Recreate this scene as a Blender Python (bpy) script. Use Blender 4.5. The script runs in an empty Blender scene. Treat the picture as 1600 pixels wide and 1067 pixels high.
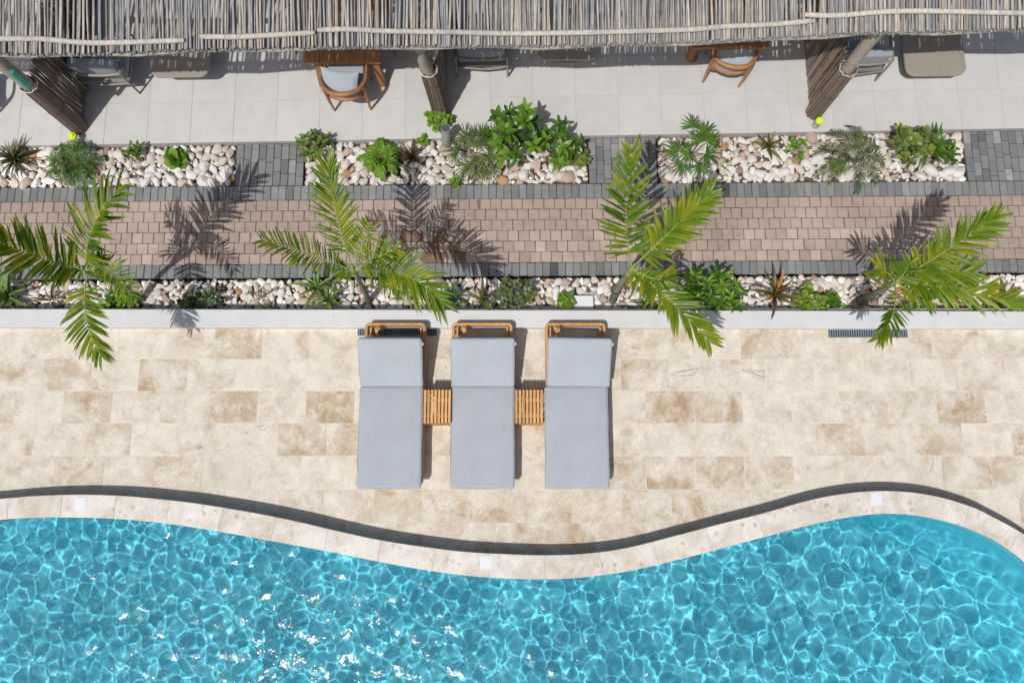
import bpy, bmesh, math, random
import numpy as np
from mathutils import Vector, Matrix, Euler, noise

sc = bpy.context.scene
COL = sc.collection
rnd = random.Random(11)
R = math.radians
PI = math.pi

# ------------------------------------------------------------------ camera, sky, sun
F, TILT, H = 1244.4, R(10.9), 10.0
cam = bpy.data.cameras.new('camera')
cam.lens = 28.0
cam.sensor_width = 36.0
cam.clip_end = 1000.0
cam_o = bpy.data.objects.new('camera', cam)
COL.objects.link(cam_o)
cam_o.location = (0, 0, H)
cam_o.rotation_euler = (TILT, 0, 0)
sc.camera = cam_o

SUN_EL, SUN_AZ = R(61.0), R(32.0)          # shadows run towards north, 32 degrees east
world = bpy.data.worlds.new('World')
sc.world = world
world.use_nodes = True
wnt = world.node_tree
sky = wnt.nodes.new('ShaderNodeTexSky')
sky.sky_type = 'NISHITA'
sky.sun_disc = False
sky.sun_elevation = SUN_EL
sky.sun_rotation = SUN_AZ + PI
sky.air_density = 0.75
sky.dust_density = 3.0
sky.ozone_density = 0.6
bg = wnt.nodes['Background']
bg.inputs[1].default_value = 0.09
wnt.links.new(sky.outputs[0], bg.inputs[0])

sun = bpy.data.lights.new('sun', 'SUN')
sun.energy = 3.4
sun.angle = R(0.5)
sun.color = (1.0, 0.978, 0.945)
sun_o = bpy.data.objects.new('sun', sun)
COL.objects.link(sun_o)
sd = Vector((math.sin(SUN_AZ) * math.cos(SUN_EL), math.cos(SUN_AZ) * math.cos(SUN_EL), -math.sin(SUN_EL)))
sun_o.rotation_euler = sd.to_track_quat('-Z', 'Y').to_euler()
sun_o.location = (-3, -6, 12)
sun.cycles.is_caustics_light = True        # the pool's water focuses this sun onto its floor

sc.view_settings.view_transform = 'Standard'
sc.view_settings.look = 'None'
sc.view_settings.gamma = 1.0
sc.view_settings.exposure = 0.0
sc.view_settings.use_curve_mapping = False

# ------------------------------------------------------------------ measuring: a point of the survey -> a place at height z
CT, ST = math.cos(TILT), math.sin(TILT)


def at(px, py, z=0.0):
    x, y = (px - 800.0) / F, (533.5 - py) / F
    dx, dy, dz = x, y * CT + ST, y * ST - CT
    t = (z - H) / dz
    return Vector((dx * t, dy * t, z))


# ------------------------------------------------------------------ materials
def nodes(name):
    m = bpy.data.materials.new(name)
    m.use_nodes = True
    nt = m.node_tree
    return m, nt, nt.nodes['Principled BSDF']


def N(nt, kind, **kw):
    n = nt.nodes.new(kind)
    for k, v in kw.items():
        if k.startswith('i_'):
            n.inputs[k[2:].replace('_', ' ')].default_value = v
        else:
            setattr(n, k, v)
    return n


def ramp(nt, fac, stops, interp='LINEAR'):
    r = nt.nodes.new('ShaderNodeValToRGB')
    r.color_ramp.interpolation = interp
    el = r.color_ramp.elements
    while len(el) < len(stops):
        el.new(0.5)
    for e, (p, c) in zip(el, stops):
        e.position = p
        e.color = (*c, 1) if len(c) == 3 else c
    nt.links.new(fac, r.inputs[0])
    return r.outputs[0]


def mix(nt, fac, a, b, mode='MIX'):
    n = nt.nodes.new('ShaderNodeMix')
    n.data_type = 'RGBA'
    n.blend_type = mode
    for s, v in ((0, fac), (6, a), (7, b)):
        if hasattr(v, 'default_value') or hasattr(v, 'is_linked'):
            nt.links.new(v, n.inputs[s])
        else:
            n.inputs[s].default_value = v if s == 0 else ((*v, 1) if len(v) == 3 else v)
    return n.outputs[2]


def math_n(nt, op, a, b=None):
    n = nt.nodes.new('ShaderNodeMath')
    n.operation = op
    for i, v in enumerate((a, b)):
        if v is None:
            continue
        if isinstance(v, (int, float)):
            n.inputs[i].default_value = v
        else:
            nt.links.new(v, n.inputs[i])
    return n.outputs[0]


def coords(nt, per_object=True, scale=(1, 1, 1)):
    """object coordinates, shifted by a random amount for each object so that neighbours do not repeat"""
    tc = nt.nodes.new('ShaderNodeTexCoord')
    out = tc.outputs['Object']
    oi = nt.nodes.new('ShaderNodeObjectInfo')
    if per_object:
        mul = nt.nodes.new('ShaderNodeVectorMath')
        mul.operation = 'SCALE'
        comb = nt.nodes.new('ShaderNodeCombineXYZ')
        comb.inputs[0].default_value, comb.inputs[1].default_value, comb.inputs[2].default_value = 53.0, 91.0, 37.0
        nt.links.new(comb.outputs[0], mul.inputs[0])
        nt.links.new(oi.outputs['Random'], mul.inputs['Scale'])
        add = nt.nodes.new('ShaderNodeVectorMath')
        add.operation = 'ADD'
        nt.links.new(out, add.inputs[0])
        nt.links.new(mul.outputs[0], add.inputs[1])
        out = add.outputs[0]
    if scale != (1, 1, 1):
        s = nt.nodes.new('ShaderNodeVectorMath')
        s.operation = 'MULTIPLY'
        nt.links.new(out, s.inputs[0])
        s.inputs[1].default_value = scale
        out = s.outputs[0]
    return out, oi


def noise_n(nt, vec, scale, detail=4, rough=0.55, dist=0.0):
    n = nt.nodes.new('ShaderNodeTexNoise')
    n.inputs['Scale'].default_value = scale
    n.inputs['Detail'].default_value = detail
    n.inputs['Roughness'].default_value = rough
    n.inputs['Distortion'].default_value = dist
    nt.links.new(vec, n.inputs['Vector'])
    return n.outputs[0]


def bump(nt, b, height, strength, dist=0.01):
    n = nt.nodes.new('ShaderNodeBump')
    n.inputs['Strength'].default_value = strength
    n.inputs['Distance'].default_value = dist
    nt.links.new(height, n.inputs['Height'])
    nt.links.new(n.outputs[0], b.inputs['Normal'])


def lerp(a, b, t):
    return a + (b - a) * t


def m_travertine(name, cream, tan, vein, pit, tone_bias=0.0, pits=0.5, chips=0.0, pit_th=.70):
    m, nt, b = nodes(name)
    v, oi = coords(nt)
    big = noise_n(nt, v, 2.6, 6, 0.62, 0.7)
    sep = nt.nodes.new('ShaderNodeSeparateColor')
    nt.links.new(oi.outputs['Color'], sep.inputs[0])
    t = math_n(nt, 'ADD', math_n(nt, 'MULTIPLY', math_n(nt, 'SUBTRACT', big, 0.40 - tone_bias), 2.1), math_n(nt, 'MULTIPLY', sep.outputs[0], 0.42))
    pale = [min(.8, c * 1.07 + .02) for c in cream]
    base = ramp(nt, t, [(0.0, pale), (0.30, cream), (0.52, [lerp(c, d, .4) for c, d in zip(cream, tan)]), (0.80, tan), (1.0, [c * .85 for c in tan])])
    cloud = noise_n(nt, v, 7.5, 5, 0.68, 1.1)
    base = mix(nt, ramp(nt, cloud, [(0.52, (0, 0, 0)), (0.72, (.55, .55, .55))]), base, pale)
    base = mix(nt, ramp(nt, cloud, [(0.30, (.5, .5, .5)), (0.46, (0, 0, 0))]), base, [lerp(c, d, .75) for c, d in zip(cream, tan)])
    # crystalline pale veins
    fine = noise_n(nt, v, 15, 5, 0.7, 1.6)
    ridge = math_n(nt, 'ABSOLUTE', math_n(nt, 'SUBTRACT', fine, 0.5))
    rv = ramp(nt, ridge, [(0.0, (1, 1, 1)), (0.07, (0, 0, 0))])
    msk = ramp(nt, noise_n(nt, v, 5.0, 3), [(0.42, (0, 0, 0)), (0.66, (1, 1, 1))])
    base = mix(nt, math_n(nt, 'MULTIPLY', math_n(nt, 'MULTIPLY', rv, msk), 0.8), base, vein)
    fine2 = noise_n(nt, v, 26, 5, 0.72, 2.0)
    r2 = ramp(nt, math_n(nt, 'ABSOLUTE', math_n(nt, 'SUBTRACT', fine2, 0.5)), [(0.0, (1, 1, 1)), (0.05, (0, 0, 0))])
    m2 = ramp(nt, noise_n(nt, v, 6.0, 3), [(0.34, (1, 1, 1)), (0.54, (0, 0, 0))])
    base = mix(nt, math_n(nt, 'MULTIPLY', math_n(nt, 'MULTIPLY', r2, m2), 0.45), base, [c * .8 for c in tan])
    grain = noise_n(nt, v, 90, 4, 0.7)
    base = mix(nt, 0.8, base, ramp(nt, grain, [(0.3, (.34, .31, .28)), (0.62, (.62, .62, .62))]), 'SOFT_LIGHT')
    # grey tiles
    base = mix(nt, sep.outputs[1], base, (.40, .38, .33))
    if chips:
        # shell and coral fragments set in the stone
        vo_ = nt.nodes.new('ShaderNodeTexVoronoi')
        vo_.inputs['Scale'].default_value = 13
        vo_.inputs['Randomness'].default_value = 1
        wv = nt.nodes.new('ShaderNodeTexNoise')
        wv.inputs['Scale'].default_value = 20
        nt.links.new(v, wv.inputs['Vector'])
        wm = nt.nodes.new('ShaderNodeVectorMath')
        wm.operation = 'MULTIPLY_ADD'
        nt.links.new(wv.outputs['Color'], wm.inputs[0])
        wm.inputs[1].default_value = (.06, .06, .06)
        nt.links.new(v, wm.inputs[2])
        nt.links.new(wm.outputs[0], vo_.inputs['Vector'])
        sc_ = nt.nodes.new('ShaderNodeSeparateColor')
        nt.links.new(vo_.outputs['Color'], sc_.inputs[0])
        near = ramp(nt, vo_.outputs['Distance'], [(0.30, (1, 1, 1)), (0.42, (0, 0, 0))])
        few = ramp(nt, sc_.outputs[0], [(0.74, (0, 0, 0)), (0.76, (1, 1, 1))])
        tint = ramp(nt, sc_.outputs[1], [(0, (.50, .42, .33)), (.5, (.56, .51, .44)), (.8, (.42, .31, .20))])
        base = mix(nt, math_n(nt, 'MULTIPLY', math_n(nt, 'MULTIPLY', near, few), chips), base, tint)
    # open pits
    pn = noise_n(nt, v, 34, 3, 0.75, 2.2)
    pm = noise_n(nt, v, 3.4, 2, 0.5)
    pt = math_n(nt, 'MULTIPLY', ramp(nt, pn, [(pit_th, (0, 0, 0)), (pit_th + .035, (1, 1, 1))]), ramp(nt, pm, [(0.50, (0, 0, 0)), (0.62, (1, 1, 1))]))
    base = mix(nt, math_n(nt, 'MULTIPLY', pt, pits), base, pit)
    nt.links.new(base, b.inputs['Base Color'])
    b.inputs['Roughness'].default_value = 0.62
    b.inputs['Specular IOR Level'].default_value = 0.3
    h = math_n(nt, 'SUBTRACT', math_n(nt, 'MULTIPLY', grain, .25), pt)
    bump(nt, b, h, 0.35, 0.004)
    return m


def m_plain(name, col, rough=0.6, var=0.10, scale=20.0, bump_s=0.15, bump_d=0.004, metallic=0.0, stretch=(1, 1, 1), per_obj=0.12, detail=5, spec=0.4):
    """a plain coloured surface with soft mottling and a small change from piece to piece"""
    m, nt, b = nodes(name)
    v, oi = coords(nt, True, stretch)
    n = noise_n(nt, v, scale, detail, 0.62)
    n2 = noise_n(nt, v, scale * 0.13, 3, 0.5)
    c1 = [max(0, c * (1 - var)) for c in col]
    c2 = [min(1, c * (1 + var)) for c in col]
    base = ramp(nt, math_n(nt, 'ADD', math_n(nt, 'MULTIPLY', n, .65), math_n(nt, 'MULTIPLY', n2, .35)), [(0.36, c1), (0.64, c2)])
    hsv = nt.nodes.new('ShaderNodeHueSaturation')
    nt.links.new(base, hsv.inputs['Color'])
    val = math_n(nt, 'ADD', math_n(nt, 'MULTIPLY', oi.outputs['Random'], 2 * per_obj), 1 - per_obj)
    nt.links.new(val, hsv.inputs['Value'])
    nt.links.new(hsv.outputs[0], b.inputs['Base Color'])
    b.inputs['Roughness'].default_value = rough
    b.inputs['Metallic'].default_value = metallic
    b.inputs['Specular IOR Level'].default_value = spec
    if bump_s:
        bump(nt, b, n, bump_s, bump_d)
    return m


def m_paver(name, col, stain, per_obj, rough=0.85):
    m, nt, b = nodes(name)
    v, oi = coords(nt)
    n = noise_n(nt, v, 120, 4, 0.7)
    n2 = noise_n(nt, v, 9, 4, 0.6, .4)
    base = ramp(nt, n, [(0.3, [c * .78 for c in col]), (0.7, [c * 1.18 for c in col])])
    base = mix(nt, ramp(nt, n2, [(0.5, (0, 0, 0)), (0.75, (.6, .6, .6))]), base, stain)
    # worn and dusty patches that run over many blocks
    geo = nt.nodes.new('ShaderNodeNewGeometry')
    g = noise_n(nt, geo.outputs['Position'], 0.9, 5, 0.62, .3)
    base = mix(nt, ramp(nt, g, [(0.42, (0, 0, 0)), (0.68, (.6, .6, .6))]), base, [min(1, c * 1.35 + .02) for c in col])
    hsv = nt.nodes.new('ShaderNodeHueSaturation')
    nt.links.new(base, hsv.inputs['Color'])
    val = math_n(nt, 'ADD', math_n(nt, 'MULTIPLY', oi.outputs['Random'], 2 * per_obj), 1 - per_obj)
    nt.links.new(val, hsv.inputs['Value'])
    col_out = mix(nt, 1.0, hsv.outputs[0], oi.outputs['Color'], 'MULTIPLY')
    nt.links.new(col_out, b.inputs['Base Color'])
    b.inputs['Roughness'].default_value = rough
    b.inputs['Specular IOR Level'].default_value = 0.25
    bump(nt, b, n, 0.4, 0.003)
    return m


def m_stone(name, island=False):
    m, nt, b = nodes(name)
    if island:
        geo = nt.nodes.new('ShaderNodeNewGeometry')
        rand = geo.outputs['Random Per Island']
        tc = nt.nodes.new('ShaderNodeTexCoord')
        v = tc.outputs['Object']
    else:
        v, oi = coords(nt)
        rand = oi.outputs['Random']
    base = ramp(nt, rand, [(0.0, (.81, .78, .74)), (0.26, (.76, .70, .64)), (0.43, (.68, .58, .50)), (0.54, (.83, .81, .775)),
                           (0.74, (.55, .43, .37)), (0.81, (.73, .67, .60)), (0.91, (.52, .31, .15)), (0.94, (.38, .28, .22)), (0.97, (.78, .73, .68)), (1.0, (.45, .42, .38))], 'CONSTANT')
    n = noise_n(nt, v, 14, 5, 0.65, .6)
    base = mix(nt, ramp(nt, n, [(0.50, (0, 0, 0)), (0.75, (.6, .6, .6))]), base, (.56, .42, .33))
    n3 = noise_n(nt, v, 70, 4, 0.7)
    base = mix(nt, 0.9, base, ramp(nt, n3, [(0.32, (.28, .26, .24)), (0.6, (.56, .56, .56))]), 'SOFT_LIGHT')
    nt.links.new(base, b.inputs['Base Color'])
    b.inputs['Roughness'].default_value = 0.75
    b.inputs['Specular IOR Level'].default_value = 0.3
    bump(nt, b, math_n(nt, 'ADD', n, math_n(nt, 'MULTIPLY', n3, .4)), 0.8, 0.016)
    return m


def m_leaf(name, c_dark, c_light, tip=None, transl=0.32, gloss=0.42, per_obj=0.25):
    """leaf: colour changes from leaf to leaf, shines a little and lets light through"""
    m, nt, b = nodes(name)
    tc = nt.nodes.new('ShaderNodeTexCoord')
    oi = nt.nodes.new('ShaderNodeObjectInfo')
    geo = nt.nodes.new('ShaderNodeNewGeometry')
    n = noise_n(nt, geo.outputs['Position'], 9, 3, 0.6)
    r = math_n(nt, 'ADD', math_n(nt, 'MULTIPLY', oi.outputs['Random'], .35), math_n(nt, 'MULTIPLY', geo.outputs['Random Per Island'], .35))
    f = math_n(nt, 'ADD', r, math_n(nt, 'MULTIPLY', n, .35))
    base = ramp(nt, f, [(0.15, c_dark), (0.85, c_light)])
    if tip:
        f2 = ramp(nt, noise_n(nt, geo.outputs['Position'], 4.0, 3, .6), [(0.48, (0, 0, 0)), (0.68, (1, 1, 1))])
        base = mix(nt, math_n(nt, 'MULTIPLY', f2, 0.8), base, tip)
    nt.links.new(base, b.inputs['Base Color'])
    b.inputs['Roughness'].default_value = gloss
    b.inputs['Specular IOR Level'].default_value = 0.45
    tr = nt.nodes.new('ShaderNodeBsdfTranslucent')
    tcol = mix(nt, 1.0, base, (1.25, 1.2, .55), 'MULTIPLY')
    nt.links.new(tcol, tr.inputs[0])
    ms = nt.nodes.new('ShaderNodeMixShader')
    ms.inputs[0].default_value = transl
    nt.links.new(b.outputs[0], ms.inputs[1])
    nt.links.new(tr.outputs[0], ms.inputs[2])
    nt.links.new(ms.outputs[0], nt.nodes['Material Output'].inputs[0])
    return m


def m_wood(name, c1, c2, scale=6.0, axis=1, rough=0.55, per_obj=.14):
    m, nt, b = nodes(name)
    st = [18.0, 18.0, 18.0]
    st[axis] = 1.2
    v, oi = coords(nt, True, tuple(st))
    n = noise_n(nt, v, scale * .5, 5, 0.6, .8)
    base = ramp(nt, n, [(0.33, c1), (0.66, c2)])
    hsv = nt.nodes.new('ShaderNodeHueSaturation')
    nt.links.new(base, hsv.inputs['Color'])
    val = math_n(nt, 'ADD', math_n(nt, 'MULTIPLY', oi.outputs['Random'], 2 * per_obj), 1 - per_obj)
    nt.links.new(val, hsv.inputs['Value'])
    nt.links.new(hsv.outputs[0], b.inputs['Base Color'])
    b.inputs['Roughness'].default_value = rough
    b.inputs['Specular IOR Level'].default_value = 0.35
    bump(nt, b, n, 0.25, 0.003)
    return m


def m_stick(name, stops, island=False):
    m, nt, b = nodes(name)
    v, oi = coords(nt, True, (14, 1.1, 14))
    if island:
        geo = nt.nodes.new('ShaderNodeNewGeometry')
        rand = geo.outputs['Random Per Island']
    else:
        rand = oi.outputs['Random']
    base = ramp(nt, rand, stops)
    n = noise_n(nt, v, 5, 5, 0.65, .5)
    base = mix(nt, 0.8, base, ramp(nt, n, [(0.3, (.22, .21, .20)), (0.65, (.72, .71, .70))]), 'OVERLAY')
    tc = nt.nodes.new('ShaderNodeTexCoord')
    g = noise_n(nt, tc.outputs['Object'], 3.0, 3, .5)
    base = mix(nt, ramp(nt, g, [(0.5, (0, 0, 0)), (0.72, (.5, .5, .5))]), base, (.17, .18, .19))
    nt.links.new(base, b.inputs['Base Color'])
    b.inputs['Roughness'].default_value = 0.8
    b.inputs['Specular IOR Level'].default_value = 0.25
    bump(nt, b, n, 0.5, 0.004)
    return m


def m_fabric(name, col, per_obj=0.03):
    m, nt, b = nodes(name)
    tc = nt.nodes.new('ShaderNodeTexCoord')
    oi = nt.nodes.new('ShaderNodeObjectInfo')
    w1 = nt.nodes.new('ShaderNodeTexNoise')
    w1.inputs['Scale'].default_value = 260
    w1.inputs['Detail'].default_value = 3
    sc1 = nt.nodes.new('ShaderNodeVectorMath')
    sc1.operation = 'MULTIPLY'
    sc1.inputs[1].default_value = (.25, 1, 1)
    nt.links.new(tc.outputs['Object'], sc1.inputs[0])
    nt.links.new(sc1.outputs[0], w1.inputs['Vector'])
    n2 = noise_n(nt, tc.outputs['Object'], 3.0, 4, .55)
    f = math_n(nt, 'ADD', math_n(nt, 'MULTIPLY', w1.outputs[0], .7), math_n(nt, 'MULTIPLY', n2, .3))
    base = ramp(nt, f, [(0.36, [c * .88 for c in col]), (0.64, [min(1, c * 1.1) for c in col])])
    nt.links.new(base, b.inputs['Base Color'])
    b.inputs['Roughness'].default_value = 0.9
    b.inputs['Specular IOR Level'].default_value = 0.2
    b.inputs['Sheen Weight'].default_value = 0.15
    n3 = noise_n(nt, tc.outputs['Object'], 5.0, 3, .5)
    bump(nt, b, math_n(nt, 'ADD', math_n(nt, 'MULTIPLY', w1.outputs[0], .08), n3), 0.5, 0.012)
    return m


MT = {}
MT['travertine'] = m_travertine('travertine', (.58, .53, .44), (.395, .29, .18), (.74, .705, .645), (.20, .12, .07))
MT['coral_stone'] = m_travertine('coral_stone', (.645, .615, .56), (.50, .44, .36), (.74, .72, .68), (.30, .22, .15), tone_bias=0.12, pits=0.9, chips=.7, pit_th=.62)
MT['grout'] = m_plain('grout', (.66, .60, .51), 0.9, .08, 30)
MT['patio_tile'] = m_plain('patio_tile', (.505, .495, .475), 0.6, .06, 5, .05, .002, per_obj=.022, detail=8)
MT['patio_joint'] = m_plain('patio_joint', (.36, .345, .32), 0.9, .1, 30)
MT['paver_pink'] = m_paver('paver_pink', (.36, .28, .235), (.25, .18, .135), .15)
MT['paver_dark'] = m_paver('paver_dark', (.178, .182, .178), (.24, .237, .225), .16, .75)
MT['joint_sand'] = m_plain('joint_sand', (.13, .085, .055), 0.95, .35, 40)
MT['joint_dark'] = m_plain('joint_dark', (.055, .05, .045), 0.95, .3, 40)
MT['soil'] = m_plain('soil', (.10, .072, .05), 0.95, .4, 25, .5, .02)
MT['mud'] = m_plain('mud', (.20, .125, .08), 0.9, .25, 18, .3, .004)
MT['stone'] = m_stone('limestone_pebble')
MT['stone_mass'] = m_stone('limestone_pebble_mass', True)
MT['wall_paint'] = m_plain('wall_paint', (.56, .565, .56), 0.7, .06, 5, .08, .003, per_obj=0)
MT['teak'] = m_wood('teak', (.46, .235, .075), (.66, .37, .145), 5.0, 1)
MT['teak_x'] = m_wood('teak_crosswise', (.46, .235, .075), (.66, .37, .145), 5.0, 0)
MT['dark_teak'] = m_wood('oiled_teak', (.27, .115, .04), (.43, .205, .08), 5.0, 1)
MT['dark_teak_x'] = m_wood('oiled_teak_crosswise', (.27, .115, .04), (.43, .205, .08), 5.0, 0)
MT['fabric'] = m_fabric('blue_grey_canvas', (.36, .39, .425))
MT['piping'] = m_fabric('blue_grey_piping', (.30, .335, .38))
MT['grey_fabric'] = m_fabric('grey_canvas', (.28, .295, .325))
MT['taupe'] = m_plain('taupe_lacquer', (.30, .265, .22), 0.5, .05, 60, .05, .002, per_obj=.03)
MT['taupe_metal'] = m_plain('taupe_metal', (.22, .205, .175), 0.45, .06, 30, .05, .002, metallic=.0)
MT['iron'] = m_plain('blue_grey_grating', (.16, .20, .235), 0.5, .12, 40, .1, .002, metallic=.2)
MT['drain_dark'] = m_plain('drain_channel', (.018, .022, .028), 0.8, .1, 10)
MT['pvc'] = m_plain('grey_pipe', (.27, .275, .27), 0.55, .12, 9, .1, .002)
MT['pvc_in'] = m_plain('pipe_inside', (.06, .07, .08), 0.7, .1, 9)
MT['white'] = m_plain('white_plastic', (.66, .68, .70), 0.5, .02, 9, .03, .002, per_obj=.01)
MT['neon'] = m_plain('neon_yellow_plastic', (.60, .78, .01), 0.4, .03, 9, 0, per_obj=0)
MT['stick'] = m_stick('roof_stick', [(0, (.25, .225, .19)), (.18, (.42, .375, .315)), (.36, (.26, .275, .29)), (.55, (.37, .33, .28)), (.72, (.48, .44, .375)), (.86, (.23, .24, .25)), (1, (.33, .315, .29))])
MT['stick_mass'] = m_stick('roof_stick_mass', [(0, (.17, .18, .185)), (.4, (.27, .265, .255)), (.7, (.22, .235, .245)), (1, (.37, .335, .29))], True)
MT['batten'] = m_stick('pale_pole', [(0, (.44, .41, .36)), (1, (.54, .50, .44))])
MT['log'] = m_stick('grey_log', [(0, (.33, .29, .24)), (1, (.40, .36, .30))])
MT['brush'] = m_stick('brushwood', [(0, (.11, .08, .06)), (.5, (.21, .155, .12)), (1, (.33, .25, .20))], True)
MT['rope'] = m_plain('rope', (.55, .47, .36), 0.9, .2, 60)
MT['trunk'] = m_plain('palm_trunk', (.17, .17, .115), 0.75, .35, 16, .3, .006)
MT['stem'] = m_plain('plant_stem', (.12, .11, .05), 0.7, .25, 20, .1)
MT['palm_leaf'] = m_leaf('palm_leaf', (.045, .125, .006), (.195, .285, .010), tip=(.33, .32, .010), transl=.36)
MT['rachis'] = m_plain('palm_rib', (.26, .33, .07), 0.5, .12, 20, .05)
MT['green'] = m_leaf('glossy_leaf', (.03, .10, .01), (.11, .23, .022), gloss=.30)
MT['bright'] = m_leaf('bright_leaf', (.10, .22, .015), (.20, .36, .03))
MT['olive'] = m_leaf('olive_leaf', (.09, .13, .03), (.19, .24, .06))
MT['yellowish'] = m_leaf('yellow_green_leaf', (.13, .20, .025), (.28, .33, .06))
MT['agave'] = m_leaf('pale_strap_leaf', (.10, .18, .04), (.20, .31, .08))
MT['bluegreen'] = m_leaf('blue_green_leaf', (.035, .095, .045), (.09, .18, .075))
MT['deep'] = m_leaf('deep_green_leaf', (.018, .055, .012), (.05, .12, .025))
MT['greyleaf'] = m_leaf('grey_green_leaf', (.075, .11, .045), (.17, .22, .10))
MT['purple'] = m_leaf('purple_leaf', (.035, .03, .022), (.10, .085, .05), tip=(.14, .19, .05))
MT['rust'] = m_leaf('rust_leaf', (.075, .045, .022), (.17, .12, .05), tip=(.11, .14, .03))
MT['orange'] = m_leaf('orange_leaf', (.42, .15, .015), (.55, .24, .03))
MT['drypalm'] = m_leaf('dry_palm_leaf', (.05, .095, .018), (.13, .175, .04))

m, nt, b = nodes('pool_plaster')
v, oi = coords(nt, False)
n1 = noise_n(nt, v, 1.2, 4, .5)
nt.links.new(ramp(nt, n1, [(0.3, (.085, .48, .585)), (0.7, (.135, .57, .67))]), b.inputs['Base Color'])
b.inputs['Roughness'].default_value = 0.8
MT['pool'] = m
m, nt, b = nodes('pool_wall_plaster')
nt.nodes['Principled BSDF'].inputs['Base Color'].default_value = (.09, .54, .66, 1)
b.inputs['Roughness'].default_value = 0.7
MT['pool_wall'] = m
m = bpy.data.materials.new('water')
m.use_nodes = True
nt = m.node_tree
nt.nodes.clear()
g = nt.nodes.new('ShaderNodeBsdfRefraction')
g.inputs['IOR'].default_value = 1.333
g.inputs['Roughness'].default_value = 0.0
g.inputs['Color'].default_value = (.97, 1, 1, 1)
gl = nt.nodes.new('ShaderNodeBsdfGlossy')
gl.inputs['Roughness'].default_value = 0.055
# capillary ripples, too fine for the mesh, break the mirror image of the sun into sparkles
rip = noise_n(nt, nt.nodes.new('ShaderNodeNewGeometry').outputs['Position'], 24, 3, .6)
rb = nt.nodes.new('ShaderNodeBump')
rb.inputs['Strength'].default_value = 1.0
rb.inputs['Distance'].default_value = .0042
nt.links.new(rip, rb.inputs['Height'])
nt.links.new(rb.outputs[0], gl.inputs['Normal'])
fr = nt.nodes.new('ShaderNodeFresnel')
fr.inputs['IOR'].default_value = 1.333
mx = nt.nodes.new('ShaderNodeMixShader')
nt.links.new(fr.outputs[0], mx.inputs[0])
nt.links.new(g.outputs[0], mx.inputs[1])
nt.links.new(gl.outputs[0], mx.inputs[2])
o = nt.nodes.new('ShaderNodeOutputMaterial')
nt.links.new(mx.outputs[0], o.inputs[0])
MT['water'] = m
m, nt, b = nodes('clear_glass')
b.inputs['Base Color'].default_value = (.82, .86, .84, 1)
b.inputs['Transmission Weight'].default_value = 0.85
b.inputs['Roughness'].default_value = 0.08
MT['glass'] = m
m, nt, b = nodes('teal_glass')
b.inputs['Base Color'].default_value = (.06, .55, .42, 1)
b.inputs['Transmission Weight'].default_value = 0.6
b.inputs['Roughness'].default_value = 0.08
MT['teal'] = m

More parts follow.
